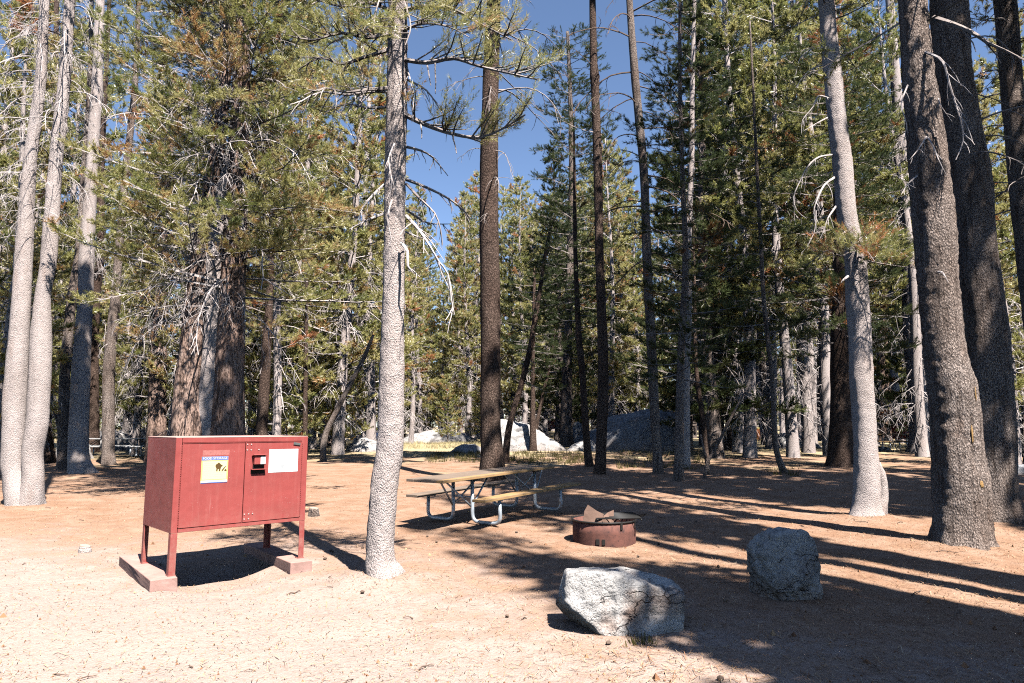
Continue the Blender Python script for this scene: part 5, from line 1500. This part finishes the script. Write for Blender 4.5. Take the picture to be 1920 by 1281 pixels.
# ------------------------------------------------------------------ picnic tables
def pipe_path(pts, R=0.12, k=7):
    """polyline with rounded corners"""
    P = [np.array(p, float) for p in pts]; out = [P[0]]
    for i in range(1, len(P) - 1):
        a, b = unit(P[i - 1] - P[i]), unit(P[i + 1] - P[i])
        p0, p2 = P[i] + a * R, P[i] + b * R
        for t in np.linspace(0, 1, k):
            out.append((1 - t) ** 2 * p0 + 2 * t * (1 - t) * P[i] + t * t * p2)
    out.append(P[-1])
    return np.array(out)

def picnic_table(label, loc, rotz, xa=-0.90, xb=2.25, ba=-0.45, bb=2.50, fr=(0.02, 1.86), wood="wood", edge="wood_edge", tilt=0.0, bench_w=0.25):
    root = thing("picnic_table", label, "picnic table", loc, rotz)
    root.rotation_euler = (0, -tilt, rotz)
    bm = bmesh.new()
    rng = np.random.default_rng(int(abs(loc[0]) * 100) + 3)
    for k in range(5):
        y = -0.304 + k * 0.152
        add_box(bm, ((xa + xb) / 2 + rng.uniform(-.008, .008), y, 0.742 + rng.uniform(-.002, .002)), (xb - xa, 0.144, 0.042), bevel=0.005, mi=1 if k == 0 else 0)
    for x in fr: add_box(bm, (x, 0, 0.706), (0.08, 0.66, 0.028))
    bm_obj("tabletop", bm, [M[wood], M[edge]], root)
    for sgn in (-1, 1):
        bm = bmesh.new()
        add_box(bm, ((ba + bb) / 2, sgn * 0.69, 0.435), (bb - ba, bench_w, 0.042), bevel=0.005, mi=1 if sgn < 0 else 0)
        bm_obj("bench", bm, [M[wood], M[edge]], root)
    for x in fr:
        for sgn in (-1, 1):
            tb = Tubes()
            tb.add(pipe_path([(x, sgn * .20, .70), (x, sgn * .20, .035), (x, sgn * .76, .035), (x, sgn * .74, .41)], 0.14), None_r(pipe_path([(x, sgn * .20, .70), (x, sgn * .20, .035), (x, sgn * .76, .035), (x, sgn * .74, .41)], 0.14), 0.030), 12)
            link_mesh("leg", tb.mesh("leg"), root, [M["steel"]])
    for i, x in enumerate(fr):
        s = 1 if i == 0 else -1
        for sgn in (-1, 1):
            tb = Tubes()
            p = [(x + s * .03, sgn * .19, .30), (x + s * .55, sgn * .10, .69)]
            tb.add(p, [.016, .016], 8)
            link_mesh("brace", tb.mesh("brace"), root, [M["steel"]])
            tb = Tubes()
            p = [(x - s * .03, sgn * .19, .28), (x - s * .48, sgn * .06, .69)]
            tb.add(p, [.016, .016], 8)
            link_mesh("brace", tb.mesh("brace"), root, [M["steel"]])
            tb = Tubes(); tb.add([(x, sgn * .60, .405), (x, sgn * .80, .405)], [.016, .016], 8)
            link_mesh("bench_bracket", tb.mesh("bench_bracket"), root, [M["steel"]])
        tb = Tubes(); tb.add([(x, -.2, .42), (x, .2, .42)], [.018, .018], 8)
        link_mesh("crossbar", tb.mesh("crossbar"), root, [M["steel"]])
    return root
def None_r(p, r): return [r] * len(p)
mid = (np.array([-0.16, 10.75]) + np.array([-1.50, 11.94])) / 2
mz = gz(mid[0] + .5, mid[1] + .7)
tbl = picnic_table("wooden picnic table with bent steel pipe legs in the middle, dappled by shade", (mid[0] + 0.02, mid[1] + 0.0, mz), math.radians(55.0), tilt=math.radians(1.3))
g = P0(1676, 846)
picnic_table("far picnic table left of the sunlit pale pine at right", (g[0] - .65, g[1], g[2]), math.radians(4), -0.5, 2.0, -.5, 2.0, (0.05, 1.45))
g = P0(222, 856)
picnic_table("silver-grey picnic table with long pale benches, left of the food locker", (g[0] - 1.55, g[1] - .3, g[2]), math.radians(3), -0.2, 3.0, -0.2, 3.05, (0.25, 2.5), "wood_grey", "wood_grey")
g = P0(1518, 818)
picnic_table("distant low picnic table behind the streaked boulder", (g[0] - .3, g[1], g[2]), math.radians(-8), -0.3, 1.8, -0.3, 1.8, (0.05, 1.45), "wood_grey", "wood_grey")

# ------------------------------------------------------------------ fire ring
gf = on_ground(1141, 1027)
fx, fyy = gf[0], gf[1] + 0.43
fz = gz(fx, fyy)
fire = thing("fire_ring", "round rusty steel fire ring with a black hinged grate, beside the picnic table", "fire ring", (fx, fyy, fz))
bm = bmesh.new()
n = 48; RO, RI, FH = 0.44, 0.428, 0.30
rings = [[bm.verts.new((r * math.cos(a) * 1.0, r * math.sin(a), z)) for a in np.linspace(0, 2 * math.pi, n, endpoint=False)]
         for r, z in ((RO, -.05), (RO, 0.0), (RO + .002, FH * .5), (RO, FH), (RI, FH), (RI, 0.02), (RI, -.05))]
for q in range(len(rings) - 1):
    for k in range(n):
        bm.faces.new((rings[q][k], rings[q][(k + 1) % n], rings[q + 1][(k + 1) % n], rings[q + 1][k]))
bm_obj("ring_wall", bm, M["rust"], fire, True)
def ring_tube(R, z, r, a0=0, a1=2 * math.pi, k=48):
    a = np.linspace(a0, a1, k)
    return np.stack([R * np.cos(a), R * np.sin(a), np.full(k, z)], -1), [r] * k
tb = Tubes(); p, r = ring_tube(RO + .004, FH + .004, .013); tb.add(p, r, 8)
link_mesh("rim", tb.mesh("rim"), fire, [M["black"]])
tb = Tubes()      # grate on the right half, raised
gx0, gx1, gz_ = -0.13, 0.47, FH + .045
for k in range(11):
    y = -0.30 + k * 0.06
    tb.add([(gx0, y, gz_), (gx1, y, gz_ + .012)], [.009, .009], 6)
for x in (gx0, gx0 + .3, gx1):
    tb.add([(x, -0.33, gz_ - .008), (x, 0.33, gz_ - .008)], [.011, .011], 6)
tb.add([(gx1, -.10, gz_), (gx1 + .10, -.09, gz_ + .03), (gx1 + .12, -.02, gz_ + .03), (gx1, 0, gz_)], [.008] * 4, 6)
link_mesh("grate", tb.mesh("grate"), fire, [M["black"]])
for a in (-1.15, -0.45):
    bm = bmesh.new()
    c = (math.cos(a) * (RO + .008), math.sin(a) * (RO + .008))
    add_box(bm, (c[0], c[1], FH - .035), (0.035, 0.012, 0.11), Matrix.Rotation(a + PI / 2, 4, "Z"), bevel=.003)
    bm_obj("bracket", bm, M["black"], fire)
for a, s in ((-1.9, .05), (-1.72, .04)):
    bm = bmesh.new()
    c = (math.cos(a) * (RO + .006), math.sin(a) * (RO + .006))
    add_box(bm, (c[0], c[1], .055), (s, 0.008, 0.075), Matrix.Rotation(a + PI / 2, 4, "Z"), bevel=.002)
    bm_obj("anchor_tab", bm, M["black"], fire)
bm = bmesh.new()
add_cyl(bm, (0, 0, -.04), (0, 0, 0.05), RI - .004, RI - .03, 36)
bm_obj("ash_bed", bm, plain("grey_ash", (0.16, 0.15, 0.14), 0.95, 0, .4, 20, .6), fire)
bm = bmesh.new()
def sheet(pts, t=0.006):
    a = [bm.verts.new(p) for p in pts]; b = [bm.verts.new((p[0], p[1] + t, p[2])) for p in pts]
    bm.faces.new(a); bm.faces.new(b[::-1]); k = len(pts)
    for i in range(k): bm.faces.new((a[i], b[i], b[(i + 1) % k], a[(i + 1) % k]))
sheet([(-.33, -.16, .16), (-.10, -.24, .16), (-.03, -.23, .40), (-.12, -.20, .44), (-.24, -.16, .52), (-.29, -.15, .43)])
sheet([(-.10, -.22, .16), (.12, -.10, .16), (.13, -.09, .44), (.04, -.13, .41), (-.03, -.20, .37)])
o = bm_obj("cardboard_scrap", bm, M["card"])
o.location = (fx, fyy, fz); tag(o, "folded brown cardboard stuck upright in the fire ring", "cardboard")

# ------------------------------------------------------------------ things far back between the trees
def far_copy(root, label, loc, rz):
    c = copy_tree(root); c.location = [float(v) for v in loc]; c.rotation_euler = (0, 0, rz); c["label"] = label
    return c
g = P0(1752, 842)
far_copy(lock, "second red food locker, half hidden behind the thick leaning pine at right", (g[0] - .62, g[1] + 1.0, g[2] - .08), math.radians(20))
g = P0(1030, 812)
far_copy(lock, "farthest red food locker, beside the dark parked car", (g[0] - .3, g[1], g[2] - .08), math.radians(10))

def car(label, loc, rz, paint):
    root = thing("parked_car", label, "car", loc, rz)
    Wd = 1.80
    prof = [(-2.25, .35), (-2.30, .75), (-2.15, 1.00), (-1.85, 1.08), (-1.55, 1.62), (-1.25, 1.72), (0.35, 1.70), (0.75, 1.58), (1.25, 1.06), (2.05, .95), (2.28, .75), (2.28, .38), (1.9, .30), (-1.9, .30)]
    bm = bmesh.new()
    L_ = [bm.verts.new((x, -Wd / 2 + (0.16 if z > 1.3 else 0), z)) for x, z in prof]; R_ = [bm.verts.new((x, Wd / 2 - (0.16 if z > 1.3 else 0), z)) for x, z in prof]
    bm.faces.new(L_); bm.faces.new(R_[::-1]); k = len(prof)
    for i in range(k): bm.faces.new((L_[i], R_[i], R_[(i + 1) % k], L_[(i + 1) % k]))
    bmesh.ops.recalc_face_normals(bm, faces=bm.faces)
    bmesh.ops.bevel(bm, geom=bm.edges[:], offset=0.05, segments=2, affect="EDGES", clamp_overlap=True)
    bm_obj("body", bm, paint, root, False)
    def pane(nm, quad, off):
        bm = bmesh.new(); a = [bm.verts.new(Vector(q) + Vector(off)) for q in quad]; bm.faces.new(a)
        r = bmesh.ops.extrude_face_region(bm, geom=bm.faces[:])
        bmesh.ops.translate(bm, vec=Vector(off) * -.5, verts=[v for v in r["geom"] if isinstance(v, bmesh.types.BMVert)])
        bm_obj(nm, bm, M["glass"], root)
    pane("windscreen", [(0.80, -.68, 1.52), (0.80, .68, 1.52), (1.20, .78, 1.12), (1.20, -.78, 1.12)], (.03, 0, .02))
    pane("rear_window", [(-1.58, -.66, 1.55), (-1.58, .66, 1.55), (-1.82, .76, 1.14), (-1.82, -.76, 1.14)], (-.03, 0, .02))
    for s in (-1, 1):
        pane("side_window", [(-1.35, s * .77, 1.56), (-.25, s * .77, 1.58), (-.25, s * .87, 1.14), (-1.6, s * .87, 1.14)], (0, s * .03, 0.01))
        pane("side_window", [(-.15, s * .77, 1.58), (.62, s * .77, 1.55), (1.08, s * .87, 1.14), (-.15, s * .87, 1.14)], (0, s * .03, 0.01))
        bm = bmesh.new(); add_box(bm, (2.27, s * .66, .78), (.05, .34, .14), bevel=.02); bm_obj("headlight", bm, M["white"], root)
        bm = bmesh.new(); add_box(bm, (-2.27, s * .74, .86), (.05, .20, .22), bevel=.02); bm_obj("tail_light", bm, M["orange"], root)
        for x in (-1.42, 1.42):
            bm = bmesh.new(); add_cyl(bm, (x, s * .70, .34), (x, s * .92, .34), .34, n=20); w = bm_obj("wheel", bm, M["tyre"], root)
            bm = bmesh.new(); add_cyl(bm, (x, s * .90, .34), (x, s * .93, .34), .20, n=14); bm_obj("rim", bm, M["bare_steel"], w)
    bm = bmesh.new(); add_box(bm, (2.29, 0, .55), (.04, 1.2, .16), bevel=.02); bm_obj("grille", bm, M["tyre"], root)
    return root
g = P0(593, 821)
car("silver car parked behind the dead leaning tree, nose towards the camera", (g[0], g[1] + 4, g[2]), math.radians(-75), M["car_silver"])
g = P0(1014, 811)
car("dark blue car parked beyond the white boulder", (g[0], g[1] + 6, g[2]), math.radians(-70), M["car_blue"])
g = P0(-12, 858)
car("dark car just showing at the left edge behind the twin-trunked pine", (g[0] - 1.2, g[1] + 1, g[2]), math.radians(12), M["car_blue"])
def tent(label, loc, rz, mat, w=2.2, d=2.6, h=1.4):
    root = thing("tent", label, "tent", loc, rz)
    bm = bmesh.new(); nseg = 14
    rows = []
    for j in range(9):
        t = -1 + 2 * j / 8
        hh = h * (1 - 0.55 * abs(t) ** 2.2); ww = w * (1 - 0.18 * abs(t) ** 2)
        rows.append([bm.verts.new((ww / 2 * math.cos(math.pi * k / nseg), t * d / 2, hh * math.sin(math.pi * k / nseg) ** 0.8)) for k in range(nseg + 1)])
    for j in range(8):
        for k in range(nseg): bm.faces.new((rows[j][k], rows[j][k + 1], rows[j + 1][k + 1], rows[j + 1][k]))
    bm.faces.new(rows[0][::-1]); bm.faces.new(rows[-1])
    bm_obj("canopy_fabric", bm, mat, root)
    bm = bmesh.new(); poly_plate(bm, [(-.45, .02), (.45, .02), (.38, h * .28), (0, h * .40), (-.38, h * .28)], -d / 2 - .004, .01, 0); bm_obj("tent_flap", bm, M["tyre"], root)
    return root
g = P0(244, 838)
tent("low charcoal tent behind the grey picnic table at left", (g[0], g[1] + 2.5, g[2]), math.radians(80), M["tent_dark"], 2.4, 2.9, 1.15)
g = P0(712, 823)
tent("blue tent, only a sliver showing beside the pale foreground trunk", (g[0] + .35, g[1], g[2]), math.radians(20), M["tent_blue"], 1.9, 2.2, 1.35)

def trailer(label, loc, rz):
    root = thing("camping_trailer", label, "trailer", loc, rz)
    bm = bmesh.new(); add_box(bm, (0, 0, 1.55), (5.2, 2.2, 2.1), bevel=.18); bm_obj("body", bm, M["white"], root)
    bm = bmesh.new(); add_box(bm, (0, 0, .42), (5.0, 1.9, .16), bevel=.03); bm.verts.ensure_lookup_table(); bm_obj("chassis", bm, M["black"], root)
    for x in (-1.6, 0.4, 1.7):
        bm = bmesh.new(); plate(bm, x - .38, x + .38, 1.55, 2.05, -1.102, .02); f = bm_obj("window", bm, M["glass"], root)
    bm = bmesh.new(); plate(bm, -.75, -.15, .65, 2.35, -1.102, .02); bm_obj("door", bm, plain("trailer_door", (.72, .72, .70), .5), root)
    for x in (-.45, .45):
        for s in (-1, 1):
            bm = bmesh.new(); add_cyl(bm, (x, s * .88, .33), (x, s * 1.08, .33), .33, n=18); bm_obj("wheel", bm, M["tyre"], root)
    bm = bmesh.new(); add_cyl(bm, (2.5, 0, .42), (3.6, 0, .42), .05, n=8); bm_obj("tow_bar", bm, M["black"], root)
    return root
g = P0(1500, 808)
trailer("white camping trailer far back, seen between the trunks above the streaked boulder", (g[0] - .4, g[1] + 2, g[2]), math.radians(75))
g = P0(1668, 815)
trailer("white camping trailer in the distance behind the far picnic table", (g[0] + .5, g[1] + 8, g[2]), math.radians(15))
g = P0(1418, 827)
can = thing("waste_barrel", "orange-red barrel with a yellow lid between distant trunks", "barrel", g)
bm = bmesh.new()
for k in range(3): add_cyl(bm, (0, 0, .02 + .27 * k), (0, 0, .28 + .27 * k), .27, n=20)
for k in range(4): add_cyl(bm, (0, 0, .005 + .27 * k), (0, 0, .035 + .27 * k), .285, n=20)
bm_obj("drum", bm, M["orange"], can)
bm = bmesh.new(); add_cyl(bm, (0, 0, .846), (0, 0, .90), .29, .25, 20); bm_obj("lid", bm, M["yellow"], can)

# ------------------------------------------------------------------ light, sky, camera
sun = bpy.data.lights.new("sun", "SUN"); sun.energy = 5.0; sun.angle = math.radians(0.5); sun.color = (1.0, 0.96, 0.91)
so = bpy.data.objects.new("sun", sun); COL.objects.link(so)
so.rotation_euler = Vector(SUN).to_track_quat("Z", "Y").to_euler()
so.location = (20, -30, 50)
w = bpy.data.worlds.new("World"); scene.world = w; w.use_nodes = True
nt = w.node_tree; nt.nodes.clear()
sky = nt.nodes.new("ShaderNodeTexSky"); sky.sky_type = "NISHITA"; sky.sun_disc = False
sky.sun_elevation = SUN_EL; sky.sun_rotation = SUN_AZ; sky.altitude = 2200; sky.air_density = 0.85; sky.dust_density = 0.0; sky.ozone_density = 1.2
bg = nt.nodes.new("ShaderNodeBackground"); bg.inputs["Strength"].default_value = 0.095
wo = nt.nodes.new("ShaderNodeOutputWorld")
nt.links.new(sky.outputs[0], bg.inputs["Color"]); nt.links.new(bg.outputs[0], wo.inputs["Surface"])

cam = bpy.data.cameras.new("camera"); cam.sensor_width = 36.0; cam.lens = F / 1920.0 * 36.0; cam.clip_start = 0.1; cam.clip_end = 3000
co = bpy.data.objects.new("camera", cam); COL.objects.link(co)
co.location = EYE; co.rotation_euler = (math.pi / 2 + PITCH, 0, 0)
scene.camera = co
scene.view_settings.view_transform = "Standard"; scene.view_settings.look = "None"
scene.view_settings.exposure = 1.35; scene.view_settings.gamma = 1.0
scene.cycles.max_bounces = 4; scene.cycles.diffuse_bounces = 0; scene.cycles.glossy_bounces = 2; scene.cycles.transmission_bounces = 2; scene.cycles.transparent_max_bounces = 4
scene.cycles.use_denoising = False
scene.cycles.filter_width = 1.1
